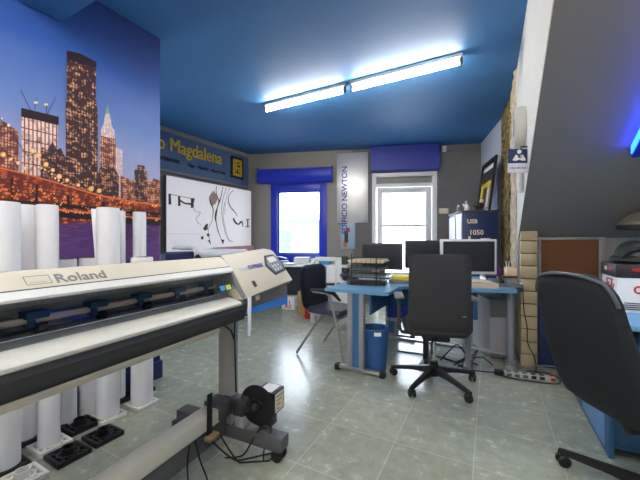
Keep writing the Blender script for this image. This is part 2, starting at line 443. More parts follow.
# dormer cheek: full height behind the knee wall, above the slope in front of it
ck = MB(); th = 0.12
ck.use(M['white_wall'])
prof = [(4.5, 0), (4.5, CEIL), (SL_TOP, CEIL+.003), (KN_D, slope_z(KN_D)+.003), (KN_D, 0)]
ck.loft([[R(CH_P, d, z) for d, z in prof], [R(CH_P+th if i not in (2,) else CH_P+th, d, z) for i, (d, z) in enumerate(prof)]])
struct('wall_right_cheek', ck, smooth=False)
rough('wall_right_plaster', R(CH_P, 4.45), R(CH_P, 3.72), CEIL, M['render_stone'], 0.03)
wall('wall_right_knee', R(CH_P, KN_D), R(P1, KN_D), 0, slope_z(KN_D)+0.02, 0.1, M['slope'])
wall('wall_right', R(P1, KN_D), R(P1, D0), 0, CEIL, 0.15, M['white_wall'])
wall('wall_front', R(P1, D0), R(MU_P, D0), 0, CEIL, 0.15, M['white_wall'])

# back wall with openings for the window and the balcony door
WIN = (0.455, 1.565, 0.74, 2.235); DOOR = (2.411, 3.565, 0.0, 2.39); SPLIT = 2.05
def wall_rects(name, rects, m, th=0.24):
    mb = MB()
    for t0, t1, z0, z1 in rects: Wback.block(mb, t0, t1, z0, z1, -th, 0)
    return struct(name, mb, m, smooth=False)
wall_rects('wall_back', [(-.2, WIN[0], 0, CEIL), (WIN[1], SPLIT, 0, CEIL), (WIN[0], WIN[1], 0, WIN[2]), (WIN[0], WIN[1], WIN[3], CEIL)], M['beige_wall'])
wall_rects('wall_back_grey', [(SPLIT, DOOR[0], 0, CEIL), (DOOR[1], BW+.2, 0, CEIL), (DOOR[0], DOOR[1], DOOR[3], CEIL)], M['dark_wall'])
# ceiling beam over the mural
bm_ = MB(); z0 = EYE+1.42
bm_.loft([[R(MU_P, 0.81, z0), R(MU_P, 1.05, z0), R(P1, 1.05, z0), R(P1, .81, z0)][0:2] + [R(-0.9, 1.05, z0), R(-0.9, .81, z0)],
          [R(MU_P, 0.81, CEIL), R(MU_P, 1.05, CEIL), R(-0.9, 1.05, CEIL), R(-0.9, .81, CEIL)]])
struct('ceiling_beam', bm_, M['ceiling'], smooth=False)
# navy skirting round the end of the mural wall
kb = MB(); kb.box(R(MU_P+0.018, (MU_D+D0)/2, 0.07), (0.036, MU_D-D0, 0.14), 0.004, (0, 0, -TH))
struct('baseboard_left', kb, M['navy'])
kb = MB(); kb.box(R(-1.1, KN_D-0.008+0.0, 0.04)*0 + R(1.95, KN_D-0.01, 0.04), (1.25, 0.02, 0.08), 0.003, (0, 0, -TH)); struct('baseboard_right', kb, M['dark'])

# window 1
def frame_parts(mb, t0, t1, z0, z1, wd, o0, o1, bottom=True):
    Wback.block(mb, t0, t0+wd, z0, z1, o0, o1, .004); Wback.block(mb, t1-wd, t1, z0, z1, o0, o1, .004)
    Wback.block(mb, t0+wd, t1-wd, z1-wd, z1, o0, o1, .004)
    if bottom: Wback.block(mb, t0+wd, t1-wd, z0, z0+wd, o0, o1, .004)
mb = MB(); frame_parts(mb, *WIN, 0.13, -0.10, 0.02); win = struct('window_1', mb, M['winblue'])
mb = MB(); frame_parts(mb, WIN[0]+.13, WIN[1]-.13, WIN[2]+.13, WIN[3]-.13, 0.03, -0.09, -0.03); obj('window_sash', mb, M['winblue'], win)
mb = MB(); Wback.block(mb, WIN[0]+.15, WIN[1]-.15, WIN[2]+.15, WIN[3]-.15, -.064, -.056); obj('window_pane', mb, M['glass'], win)
mb = MB(); Wback.block(mb, WIN[0]-.03, WIN[1]+.03, WIN[2]-.03, WIN[2], .0, .05); obj('window_sill', mb, M['winblue'], win)
# balcony door
mb = MB(); frame_parts(mb, *DOOR, 0.08, -0.12, 0.02, False); Wback.block(mb, DOOR[0]+.08, DOOR[1]-.08, 2.13, 2.19, -.1, .0)
door = struct('door_1', mb, M['pvc'])
mb = MB(); Wback.block(mb, DOOR[0]+.08, DOOR[1]-.08, 2.19, 2.31, -.06, -.05); obj('transom_panel', mb, M['midgrey'], door)
l0, l1 = DOOR[0]+.09, DOOR[1]-.09
mb = MB(); frame_parts(mb, l0, l1, 0.03, 2.12, 0.1, -.09, -.02); Wback.block(mb, l0+.1, l1-.1, 1.39, 1.44, -.08, -.03); Wback.block(mb, l0+.1, l1-.1, .13, .55, -.08, -.03)
obj('door_leaf', mb, M['pvc'], door)
mb = MB(); Wback.block(mb, l0+.1, l1-.1, 1.44, 2.02, -.06, -.052); Wback.block(mb, l0+.1, l1-.1, .55, 1.39, -.06, -.052); obj('door_pane', mb, M['glass'], door)
mb = MB(); Wback.block(mb, l1-.075, l1-.04, 1.0, 1.2, -.02, -.005, .003); mb.tube([Wback.at(l1-.058, 1.12, -.01), Wback.at(l1-.058, 1.12, .045), Wback.at(l1-.17, 1.12, .045)], .01); obj('door_handle', mb, M['steel'], door)

# light that the room's windows let in
for nm, (t0, t1, z0, z1) in (('window_daylight', (WIN[0]+.15, WIN[1]-.15, WIN[2]+.15, WIN[3]-.15)), ('door_daylight', (l0+.1, l1-.1, .55, 2.02))):
    L_ = bpy.data.lights.new(nm, 'AREA'); L_.shape = 'RECTANGLE'; L_.size = t1-t0; L_.size_y = z1-z0; L_.cycles.is_portal = True
    o = bpy.data.objects.new(nm, L_); C.objects.link(o); o.location = Wback.at((t0+t1)/2, (z0+z1)/2, -.27)
    o.rotation_euler = (Wback.n).to_track_quat('-Z', 'Z').to_euler()

# ------------------------------------------------------------------ mural on the left wall
T = Wmural.trace
sky = print_ramp('mural_sky_print', [(0.0, (226, 184, 190)), (1.0, (14, 40, 108)), (0.2, (168, 172, 208)), (0.45, (104, 134, 196)), (0.72, (44, 88, 170))], 1.3, 2.85)
river = print_ramp('mural_river_print', [(0.0, (58, 36, 96)), (1.0, (168, 88, 116)), (0.5, (112, 72, 140)), (0.75, (78, 50, 108))], 0.75, 1.4, streak=1)
ink_dark = mat('mural_dark_print', (40, 20, 30), 0.5)
ink_mast = mat('mural_crane_print', (50, 46, 90), 0.5)
b_main = windows_print('mural_tower_print', (62, 30, 36), (238, 182, 136), .017, .024, .34)
b_pale = windows_print('mural_lit_tower_print', (128, 66, 66), (252, 220, 204), .02, .07, 1.0)
b_spire = windows_print('mural_spire_print', (206, 184, 190), (250, 232, 214), .02, .03, .5)
b_red = windows_print('mural_red_block_print', (116, 54, 52), (248, 190, 140), .014, .018, .5)
b_dark = windows_print('mural_dark_block_print', (58, 32, 42), (226, 160, 112), .015, .02, .36)
glow = windows_print('mural_street_glow_print', (112, 40, 34), (246, 140, 70), .05, .022, .42)
deck = windows_print('mural_bridge_print', (112, 40, 28), (214, 96, 50), .05, .01, .4)
lamp = mat('mural_lamp_print', (255, 226, 170), 0.5)
copper = mat('mural_copper_print', (120, 170, 160), 0.5)
mu = MB()
def ink(m, pts, layer):
    mu.use(m); mu.poly([Wmural.at(*T(x, y), 0.003+0.0012*layer) for x, y in pts])
def at_z(t, z, o): return Wmural.at(t, z, o)
mu.use(sky); e0, e1 = -0.6, MU_D-.002
Wmural.block(mu, e0, e1, 0.62, CEIL-.002, 0.0005, 0.003)
ink(river, [(-60, 222), (159.5, 214), (159.5, 300), (-60, 330)], 1)
ink(glow, [(-60, 150), (0, 168), (60, 184), (130, 200), (159.5, 204), (159.5, 220), (-60, 228)], 2)
ink(b_red, [(-40, 128), (-12, 128), (-12, 122), (4, 122), (18, 132), (18, 180), (-40, 175)], 3)
ink(b_pale, [(21, 116), (57, 124), (57, 185), (21, 178)], 4)
ink(ink_dark, [(20.5, 108), (58, 117), (58, 125), (20.5, 117)], 5)
ink(b_dark, [(40, 146), (47, 150), (52, 142), (56, 150), (60, 148), (66, 160), (66, 190), (40, 184)], 5)
ink(b_main, [(66, 52), (95, 62), (95, 100), (97, 112), (97, 196), (65, 192), (65, 105), (66, 100)], 6)
ink(ink_dark, [(66, 51), (80, 54), (95.5, 62.5), (95.5, 68), (66, 60)], 7)
ink(b_spire, [(100.5, 130), (103, 124), (105, 113), (107, 104), (109, 113), (111, 125), (114, 132), (114, 140), (100.5, 138)], 4)
ink(copper, [(105, 114), (107, 103), (109, 114)], 5)
ink(b_red, [(99.5, 136), (115, 139), (115, 200), (99.5, 196)], 5)
ink(b_spire, [(115, 147), (122, 150), (122, 200), (115, 198)], 3)
ink(b_dark, [(96, 176), (99, 168), (106, 164), (113, 167), (118, 176), (118, 204), (96, 200)], 7)
ink(b_red, [(120, 176), (134, 181), (134, 206), (120, 204)], 4)
ink(b_dark, [(134, 170), (137, 170), (137, 165), (144, 166), (144, 171), (146.5, 172), (146.5, 208), (134, 206)], 5)
ink(b_red, [(146.5, 181), (152, 181), (153, 178), (159.5, 181), (159.5, 212), (146.5, 208)], 4)
def stroke(m, pts, wd, layer):
    for a, b in zip(pts, pts[1:]):
        A, B = Vector(a), Vector(b); n = (B-A).orthogonal().normalized()*wd/2
        ink(m, [A-n, A+n, B+n, B-n], layer)
stroke(ink_mast, [(31, 112), (20, 90)], .7, 3); stroke(ink_mast, [(46, 116), (55, 98)], .7, 3); stroke(ink_mast, [(34, 110), (36, 98)], .6, 3); stroke(ink_mast, [(46, 116), (46, 104)], .6, 3)
def MZ(x, y): return x/2.669, 80+y/2.669
hot = mat('mural_hot_light_print', (255, 190, 110), .5); amber = mat('mural_amber_print', (232, 116, 52), .5)
band = lambda m, up, lo, l: ink(m, [MZ(*p) for p in up] + [MZ(*p) for p in reversed(lo)], l)
top = [(-160, 200), (0, 236), (60, 250), (170, 281), (260, 308), (350, 325), (427, 335)]
band(deck, top, [(x, y+19) for x, y in top], 8); band(amber, [(x, y-2) for x, y in top], [(x, y+2) for x, y in top], 9)
low = [(-160, 305), (0, 318), (150, 330), (350, 350), (426, 354)]
band(ink_dark, low, [(x, y+8) for x, y in low], 9)
band(amber, [(x, y+14) for x, y in low], [(x, y+18) for x, y in low], 9); band(ink_dark, [(x, y+20) for x, y in low], [(x, y+34) for x, y in low], 9)
for x0, y0, y1 in ((26, 262, 322), (92, 280, 330), (176, 300, 336), (270, 325, 345)):
    ink(ink_dark, [MZ(x0, y0), MZ(x0+7, y0), MZ(x0+7, y1), MZ(x0, y1)], 9)
stroke(ink_mast, [MZ(-60, 60), MZ(0, 108), MZ(40, 160), MZ(85, 222), MZ(130, 268)], .7, 9)
for f in range(12):
    x = -40+f*16; yc = 70+f*17.5; stroke(ink_mast, [MZ(x, yc), MZ(x-4, 236+x*.25)], .28, 9)
def dots(m, pts, rr, l=11):
    for x, y in pts:
        r_ = rr*random.uniform(.7, 1.25); cx, cy = MZ(x, y); ink(m, [(cx+r_*math.cos(a*PI/4), cy+r_*math.sin(a*PI/4)) for a in range(8)], l)
dots(hot, [(6, 200), (26, 212), (45, 222), (62, 236), (84, 190), (100, 202), (120, 226), (138, 241), (155, 258), (176, 268), (206, 281), (240, 291), (262, 296)], 2.4, 10)
dots(lamp, [(6, 200), (26, 212), (45, 222), (62, 236), (84, 190), (100, 202), (120, 226), (138, 241), (155, 258), (176, 268), (206, 281), (240, 291), (262, 296), (2, 104), (20, 122)], 1.4)
dots(lamp, [(72+i*9, 212+i*6.2+random.uniform(-4, 4)) for i in range(12)], .9)
dots(amber, [(random.uniform(-10, 420), 0) and (x_, 292+x_*.1+random.uniform(-12, 22)) for x_ in [random.uniform(-10, 420) for _ in range(46)]], 1.3, 10)
dots(hot, [(x_, 296+x_*.1+random.uniform(-10, 26)) for x_ in [random.uniform(-10, 420) for _ in range(40)]], .8)
dots(hot, [(x_, 336+x_*.085+random.uniform(-1, 4)) for x_ in [random.uniform(-10, 424) for _ in range(36)]], .8)
for x, y in ((35, 103), (45, 105)):
    ink(lamp, [(x+2.4*math.cos(a*PI/4), y+1.3*math.sin(a*PI/4)) for a in range(8)], 8)
mo = Matrix.Translation(R(MU_P, 0)) @ Matrix.Rotation(-TH, 4, 'Z')
mu.xf(mo.inverted())
m_ = obj('wall_mural', mu, None, None, R(MU_P, 0), (0, 0, -TH), smooth=False)
tag(m_, 'large night skyline mural print with bridge and towers on the left wall', 'mural')

# ------------------------------------------------------------------ sign board and lit-looking calligraphy panel
s = thing('sign_board', 'slate blue sign board with gold lettering above the white calligraphy panel', 'sign', Wsign.at(0.3, 2.2))
def par(o_, s_):      # child made in world coordinates, keeps its place under the unrotated thing
    o_.parent = s_; o_.location = -Vector(s_.location); return o_
mb = MB(); Wsign.block(mb, -1.1, 1.80, 2.2, 2.765, 0.002, 0.04, .004); par(obj('board', mb, M['signblue']), s)
mb = MB(); Wsign.block(mb, -1.1, 1.80, 2.165, 2.2, 0.002, 0.055, .003); par(obj('bottom_rail', mb, M['midgrey']), s)
mb = MB(); mb.text('o Magdalena', 0.30, Wsign.mtx(-0.11, 2.49, .044), .006, 0, sx=0.81); mb.text('o Magdalena', 0.30, Wsign.mtx(-0.10, 2.492, .0445), .006, 0, sx=0.81)
par(obj('lettering', mb, M['gold']), s)
mb = MB(); mb.text('INTERIORES', 0.07, Wsign.mtx(-0.1, 2.335, .044), .002, .003, sx=.98); par(obj('small_lettering', mb, M['black']), s); mb = MB(); mb.text('Vigo · Madrid · New York', 0.074, Wsign.mtx(0.42, 2.325, .044), .002, .002, sx=1.0)
par(obj('small_lettering', mb, M['black']), s)
mb = MB(); Wsign.block(mb, 1.33, 1.64, 2.3, 2.7, .04, .06, .004); lp = par(obj('logo_plaque', mb, M['black']), s)
mb = MB(); ty = [(0, 0, 5, 1), (0, 0, 1, 6), (4, 0, 5, 6), (0, 5, 5, 6), (1.4, 1.4, 2.0, 5), (1.4, 2.6, 3.6, 3.3), (2.9, 1.4, 3.6, 2.6), (2.4, 4.0, 4, 4.6), (1, 3.6, 2.2, 4.2)]
for a, b, c, d in ty: Wsign.block(mb, 1.37+a*.046, 1.37+c*.046, 2.345+b*.052, 2.345+d*.052, .06, .066)
g_ = obj('logo_mark', mb, M['gold']); g_.parent = lp
# calligraphy panel standing off the wall
Wp = Sheet(Wsign.at(0, 0, 0.12), Wsign.u.xy, Wsign.n.xy)
s = thing('calligraphy_panel', 'white panel with flowing dark calligraphy strokes below the sign board', 'panel', Wp.at(0.88, 0.97))
mb = MB(); Wp.block(mb, -0.014, 1.792, 0.972, 2.103, -0.045, -.004, .004); par(obj('case', mb, M['dark']), s)
mb = MB(); Wp.block(mb, .3, 1.5, 1.9, 2.0, -.118, -.045); par(obj('wall_mount', mb, M['dark']), s)
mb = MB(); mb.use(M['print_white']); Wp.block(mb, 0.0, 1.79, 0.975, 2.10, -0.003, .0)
TP = Wp.trace
def pk(m, pts, l): mb.use(m); mb.poly([Wp.at(*TP(x, y), .001+.0008*l) for x, y in pts])
def ps_(m, pts, wd, l):
    for (a, b), (w0, w1) in zip(zip(pts, pts[1:]), zip(wd, wd[1:])):
        A, B = Vector(a), Vector(b); n = (B-A).orthogonal().normalized()
        pk(m, [A-n*w0/2, A+n*w0/2, B+n*w1/2, B-n*w1/2], l)
def Z(x, y): return 160+x/5.053, 165+y/5.053
I = M['ink']
PALE = mat('pale_brown_ink', (178, 146, 136), .5); GREY = mat('thin_grey_ink', (104, 88, 88), .5)
def zs(pts, wd, l=1, m=None, n=5):
    q = spline([(x, y, w_) for (x, y), w_ in zip(pts, wd)], n)
    ps_(m or I, [Z(p.x, p.y) for p in q], [max(.6, p.z)/5.053 for p in q], l)
def zp(pts, l=2, m=None): pk(m or I, [Z(*p) for p in pts], l)
zp([(262, 417), (470, 405), (478, 440), (300, 450)], 0, M['pinkink']); zp([(335, 418), (400, 410), (415, 424), (350, 432)], 1, PALE)
zs([(48, 145), (50, 200)], [12, 14]); zs([(46, 147), (95, 157), (160, 169)], [3, 2.2, 3])
zs([(96, 158), (97, 207)], [11, 13]); zs([(97, 176), (113, 187), (130, 195), (150, 196), (164, 201)], [9, 8, 8, 10, 12], 2)
zs([(165, 168), (163, 192), (161, 217)], [20, 14, 11]); zs([(170, 200), (172, 224), (190, 240), (203, 237), (198, 254), (185, 265), (190, 290), (206, 302)], [3, 2, 2, 2, 2, 2, 2, 2], 1, GREY)
zp([(270, 128), (284, 148), (291, 175), (281, 195), (266, 206), (253, 190), (250, 170), (258, 150)], 0, PALE)
zs([(262, 140), (250, 165), (257, 195), (268, 222), (266, 260)], [2, 4, 7, 5, 3]); 
zs([(285, 106), (283, 135), (291, 163), (298, 185), (290, 213), (283, 240), (280, 268), (284, 292)], [3, 3, 4, 7, 5, 10, 9, 4], 2)
zs([(318, 108), (311, 145), (300, 188)], [2, 3, 5]); zs([(335, 114), (318, 170), (311, 230), (318, 290), (335, 360), (356, 390)], [2, 2, 2.4, 2.4, 2.4, 2], 1, GREY)
zs([(327, 190), (318, 250), (330, 320), (347, 375), (372, 388)], [2, 2, 2, 2, 2], 1, GREY); zs([(350, 116), (335, 165), (328, 210), (327, 250)], [2, 2, 2, 2], 1, PALE)
zs([(370, 128), (349, 152), (345, 184), (358, 215), (378, 238), (392, 260)], [2, 2.4, 4, 5, 4, 2], 1)
zs([(284, 290), (292, 330), (305, 365), (318, 398)], [4, 5, 3, 4]); zp([(307, 377), (325, 377), (318, 403)])
zs([(266, 255), (262, 285), (246, 315), (244, 345), (256, 402)], [3, 2.4, 2.4, 2.4, 3], 1, GREY)
zp([(217, 321), (231, 299), (242, 296), (240, 326), (224, 332)]); zp([(235, 348), (247, 345), (251, 360), (239, 362)]); zp([(239, 378), (252, 381), (258, 405)])
zp([(213+7*math.cos(a*PI/5), 368+9*math.sin(a*PI/5)) for a in range(10)])
zs([(371, 268), (377, 286), (396, 300), (412, 284), (418, 312)], [7, 10, 8, 8, 3]); zs([(443, 275), (443, 312)], [6, 6]); zs([(431, 313), (453, 311)], [4, 4]); zs([(434, 276), (452, 275)], [4, 4])
zs([(22, 347), (236, 349)], [1, 1], 0, M['pinkink'])
par(obj('printed_face', mb, None, smooth=False), s)

# ------------------------------------------------------------------ back-wall fittings
def blind(name, label, t0, t1, z0, z1, dep, m, rnd):
    s = thing(name, label, 'blind', Wback.at((t0+t1)/2, z0))
    mb = MB()
    r = rnd
    prof = [(0.003, z0), (dep-r*.6, z0), (dep, z0+r*.7), (dep+.012, (z0+z1)/2), (dep, z1-r*.5), (dep-r, z1), (.003, z1)]
    mb.loft([[Wback.at(t, z, o) for o, z in prof] for t in (t0, t1)])
    par(obj('casing', mb, m), s)
    for t in (t0-.008, t1+.008):
        mb = MB(); Wback.block(mb, t-.008, t+.008, z0-.005, z1+(.005 if z1 < 2.7 else 0), .003, dep+.016, .003); par(obj('end_cap', mb, M['letterblue']), s)
    return s
s = blind('window_blind', 'rolled cobalt blue blind casing above the left window', 0.235, 1.665, 2.25, 2.53, .14, M['winblue'], .08)
s = blind('door_blind', 'tall deep blue blind box above the bright balcony door', DOOR[0]-.01, DOOR[1]+.0, 2.40, CEIL-.003, .16, M['boxblue'], .02)
s = thing('vertical_sign', 'tall brushed aluminium sign with blue vertical lettering between window and door', 'sign', Wback.at(2.05, 1.0))
mb = MB(); Wback.block(mb, 1.757, 2.337, 1.47, 2.78, .003, .04, .004); par(obj('upper_panel', mb, M['alu']), s)
mb = MB(); mb.use(mat('sign_picture_sky', (150, 176, 196), .4)); Wback.block(mb, 1.83, 2.10, 0.98, 1.47, .003, .03, .003)
for (a, b, c, d, mm) in ((1.90, 1.97, 1.1, 1.32, 'black'), (1.94, 2.0, 1.3, 1.38, 'red'), (1.88, 1.95, 1.02, 1.12, 'orange')):
    mb.use(M[mm]); Wback.block(mb, a, b, c, d, .03, .031)
par(obj('picture_panel', mb, None), s)
mb = MB(); mb.text('EDIFICIO NEWTON', 0.142, Wback.mtx(1.95, 1.26, .042, PI/2), .002, .003, sx=1.02)
par(obj('lettering', mb, M['letterblue']), s)
mb = MB(); Wback.block(mb, 3.64, 3.72, 2.72, 2.83, .002, .05, .012); mb.cyl(Wback.at(3.68, 2.76, .05), .016, .014, 'y', 16)
tag(obj('motion_sensor', mb, M['whiteplastic']), 'small white motion sensor high on the dark grey back wall', 'sensor')
mb = MB(); mb.use(M['tanbox']); Wback.block(mb, 3.60, 3.76, 1.62, 1.72, .002, .014, .003); mb.use(M['whiteplastic'])
for i in range(3): Wback.block(mb, 3.612+i*.048, 3.652+i*.048, 1.635, 1.705, .014, .02, .002)
tag(obj('light_switch', mb, None), 'cream triple light switch plate beside the balcony door', 'switch')

# ------------------------------------------------------------------ ceiling lamps in view, then added fill tubes out of view
def tube_lamp(a, b, label):
    u = (b-a); L_ = u.length; c = (a+b)/2
    s = thing('ceiling_light', label, 'ceiling light', (c.x, c.y, CEIL), math.atan2(u.y, u.x), 'fluorescent ceiling tubes')
    mb = MB(); mb.b2((-L_/2, -.034, -.04), (L_/2, .034, -.001), .006); obj('batten', mb, M['whiteplastic'], s)
    mb = MB(); mb.cyl((0, 0, -.084), .016, L_-.06, 'x', 14); obj('tube', mb, M['tube'], s)
    for k in (-1, 1):
        mb = MB(); mb.box((k*(L_/2-.015), 0, -.068), (.03, .04, .07), .005); obj('end_socket', mb, M['midgrey'], s)
A0 = Vector((-.69, 4.0, 0)); A1 = Vector((.28, 3.475, 0)); B0 = Vector((.33, 3.445, 0)); B1 = Vector((1.3, 2.91, 0))
tube_lamp(A0, A1, 'fluorescent tube light on the blue ceiling, farther one near the window')
tube_lamp(B0, B1, 'fluorescent tube light on the blue ceiling, nearer one at right')
tube_lamp(R(-1.6, -2.0), R(-.5, -2.0), 'added unseen fill tube on the ceiling far behind the viewpoint, left')  # unseen pair, added to fill the room from behind the viewpoint
tube_lamp(R(-.4, -2.0), R(.7, -2.0), 'added unseen fill tube on the ceiling far behind the viewpoint, right')
tube_lamp(R(-1.7, 0.25), R(-.6, 0.25), 'added unseen fill tube on the ceiling nearly over the viewpoint, left')  # unseen pair, added for more frontal light
tube_lamp(R(-.5, 0.25), R(.6, 0.25), 'added unseen fill tube on the ceiling nearly over the viewpoint, right')
tube_lamp(R(-1.6, -0.6), R(-.5, -0.6), 'added unseen fill tube on the ceiling behind the viewpoint, left')  # unseen pair, added to brighten the foreground
tube_lamp(R(-.4, -0.6), R(.7, -0.6), 'added unseen fill tube on the ceiling behind the viewpoint, right')

# ------------------------------------------------------------------ things on the cheek wall
Wch = Sheet(R(CH_P, 0), (st, ct), (-ct, st))
s = thing('wall_clock', 'round grey and white drum clock on the white side wall above the small blue sign', 'clock', Wch.at(2.90, 2.01))
mb = MB(); mb.lathe([(0.002, 0), (.155, 0), (.155, .05), (.148, .068), (.135, .074), (.135, .066)], n=40); 
def orient(mb, t, z, off=.002):
    m = Matrix(((Wch.u.x, 0, Wch.n.x, 0), (Wch.u.y, 0, Wch.n.y, 0), (0, 1, 0, 0), (0, 0, 0, 1)))
    mb.xf(Matrix.Translation(Wch.at(t, z, off)) @ m); return mb
par(obj('casing', orient(mb, 2.90, 2.01), M['lightgrey']), s)
mb = MB(); mb.cyl((0, 0, .066), .135, .004, n=40); par(obj('face', orient(mb, 2.90, 2.01), M['whiteplastic']), s)
mb = MB(); mb.box((0, .035, .0705), (.008, .08, .003)); mb.box((.03, -.02, .0705), (.07, .008, .003), 0, (0, 0, -.6)); par(obj('hands', orient(mb, 2.90, 2.01), M['black']), s)
s = thing('flag_sign', 'small blue square sign with white reading figure sticking out from the white wall', 'sign', Wch.at(2.32, 1.55))
# it faces down the room; local x to the right, y away
Xs = Sheet((1.232, 2.305), (1, -.06), (-.06, -1))
mb = MB(); Xs.block(mb, 0.12, 0.272, 1.7010, 1.8030, -.008, .0, .002); par(obj('blue_plate', mb, M['cabinetnavy']), s)
mb = MB(); Xs.block(mb, 0.12, 0.272, 1.6330, 1.7010, -.008, .0, .002); par(obj('lower_strip', mb, mat('lilac_white_strip', (206, 204, 222), .4)), s)
mb = MB(); mb.cyl((0, 0, 0), .0145, .003, n=20)
mb.xf(Xs.mtx(.196, 1.7825, .001))
for k in (-1, 1):
    pts = [(0.0, 1.7400), (.010, 1.7560), (.024, 1.7620), (.046, 1.7260), (.044, 1.7190), (.020, 1.7180), (.0, 1.7260)]
    mb.poly([Xs.at(.196+k*a, z, .0012) for a, z in pts])
par(obj('reader_symbol', mb, M['whiteplastic']), s)
mb = MB(); mb.poly([Xs.at(a, z, .0018) for a, z in ((.2, 1.7330), (.184, 1.7460), (.184, 1.7540), (.2, 1.7420), (.216, 1.7540), (.216, 1.7460))])
par(obj('book_symbol', mb, M['cabinetnavy']), s)
mb = MB()
for i in range(11): Xs.block(mb, .13+i*.0122, .13+i*.0122+(.009 if i % 3 else .006), 1.6600, 1.6600+(.014 if i % 2 else .011), .0, .0008)
par(obj('small_lettering', mb, M['midgrey']), s)
mb = MB(); mb.b2((0, 0, 0), (.001, .001, .001)); mb.bm.clear()
mb.tube([Xs.at(.21, 1.8030, -.004), Xs.at(.21, 1.818, -.004), Xs.at(.30, 1.818, -.004)], .006); par(obj('wall_bracket', mb, M['black']), s)
mb = MB(); mb.lathe([(.002, 0), (.02, 0), (.02, .2), (.016, .21), (.002, .21)], n=20); mb.xf(Matrix.Translation(Wch.at(2.95, 1.52, .024)))
tag(obj('wall_tube', mb, M['alu']), 'short pale grey upright tube fixed under the small blue sign', 'tube')

# ------------------------------------------------------------------ tan block pillar, cork board, eaves cupboard
mb = MB(); mb.use(M['tan'])
for i in range(11):
    mb.box(R(.310, KN_D-.055, .057+i*.1143), (.13, .13, .1063), .006, (0, 0, -TH))
mb.use(M['joint']); mb.box(R(.310, KN_D-.05, .62), (.118, .112, 1.24), 0, (0, 0, -TH))
struct('trim_1', mb, None)
Wk = Sheet(R(0, KN_D), (ct, -st), (-st, -ct))
s = thing('cork_board', 'brown cork notice board in a grey frame leaning under the slope', 'board', Wk.at(.64, .74))
mb = MB(); Wk.block(mb, .40, .84, .77, 1.16, .03, .045); par(obj('cork_sheet', mb, M['cork']), s)
mb = MB()
for a in ((.385, .408, .74, 1.175), (.815, .86, .74, 1.175), (.408, .815, 1.150, 1.175), (.408, .815, .74, .77)): Wk.block(mb, *a, .02, .055, .003)
par(obj('frame', mb, M['midgrey']), s)
s = thing('eaves_cupboard', 'low navy cupboard with a white handle under the cork board', 'cupboard', Wk.at(.85, 0))
mb = MB(); Wk.block(mb, .385, 1.25, 0.0, .70, .003, .06, .004); par(obj('body', mb, M['cabinetnavy']), s)
mb = MB(); Wk.block(mb, .40, .80, .05, .68, .06, .075, .003); dr = par(obj('door', mb, M['cabinetnavy']), s)
mb = MB(); Wk.block(mb, .52, .585, .245, .27, .075, .1, .008); h = obj('handle', mb, M['whiteplastic']); h.parent = dr
mb = MB(); Wk.block(mb, .385, 1.25, .70, .73, .003, .085, .003); par(obj('top', mb, M['dark']), s)

# skylight frame
s = MB()
def skb(mb, p0, p1, d0, d1, dn, up):
    q = [(p0, d0), (p1, d0), (p1, d1), (p0, d1)]
    mb.loft([[R(p, d, slope_z(d)-dn) for p, d in q], [R(p, d, slope_z(d)+up) for p, d in q]])
skb(s, sk_p0-.005, sk_p0+.03, sk_d0, sk_d1, .07, .2); skb(s, sk_p1-.03, sk_p1+.005, sk_d0, sk_d1, .07, .2)
skb(s, sk_p0+.03, sk_p1-.03, sk_d0, sk_d0+.03, .07, .2); skb(s, sk_p0+.03, sk_p1-.03, sk_d1-.03, sk_d1, .02, .2)
sky_w = struct('window_2', s, M['winblue'])
s = MB(); skb(s, sk_p0+.03, sk_p1-.03, sk_d0+.03, sk_d1-.03, -.14, .15); obj('window_pane', s, M['glass'], sky_w)
s = MB(); skb(s, sk_p0-.012, sk_p0-.006, sk_d0+.05, sk_d1-.02, .06, -.012); plabel(obj('led_strip', s, M['led'], sky_w), 'glowing blue strip along the skylight frame')


# ------------------------------------------------------------------ large format printer
# local x: towards the front of the machine, y: along its length (away), origin on the floor under its right column
PR = thing('large_format_printer', 'long cream large format printer on a grey stand crossing the left foreground', 'printer', (-.52, 1.815, 0), -math.radians(24.4))
N0, N1 = -1.95, -0.13
def front_text(mb, s_, size, a, b, y, along, up0, **k):
    """text lying on the slanted front strip from a=(x,z) up to b, reading towards +y"""
    A = Vector((a[0], 0, a[1])); B = Vector((b[0], 0, b[1])); up = (B-A).normalized(); r = Vector((0, 1, 0)); n = r.cross(up)
    m = Matrix(((r.x, up.x, n.x, 0), (r.y, up.y, n.y, 0), (r.z, up.z, n.z, 0), (0, 0, 0, 1)))
    return mb.text(s_, size, Matrix.Translation(A + up*up0 + n*.0012 + Vector((0, y, 0))) @ m, **k)
mb = MB()
mb.prism([(-.27, .965), (-.27, .985), (-.25, 1.005), (-.2, 1.024), (.055, 1.062), (.072, 1.057), (.120, 1.014), (.118, 1.006), (.055, 1.042), (-.2, 1.006), (-.25, .985), (-.255, .965)], N0, N1)
cover = obj('top_cover', mb, M['cream'], PR)
mb = MB(); front_text(mb, 'Roland', .050, (.120, 1.014), (.072, 1.058), -.893, 0, .012, depth=.0006, bold=.0006, sx=1.08)
A_, B_ = Vector((.120, 0, 1.014)), Vector((.072, 0, 1.058)); up = (B_-A_).normalized(); nrm = Vector((0, 1, 0)).cross(up)
def emb(y0, y1, u0, u1, t=.004):
    q = [(y0, u0), (y1, u0), (y1, u1), (y0, u1)]
    mb.poly([A_+up*u+nrm*.0015+Vector((0, y, 0)) for y, u in q])
for a in ((-.964, -.902, .012, .0145), (-.964, -.902, .044, .0465), (-.964, -.9615, .012, .0465), (-.9045, -.902, .012, .0465), (-.955, -.911, .02, .0215)): emb(*a)
obj('brand_lettering', mb, M['midgrey'], cover, smooth=False)
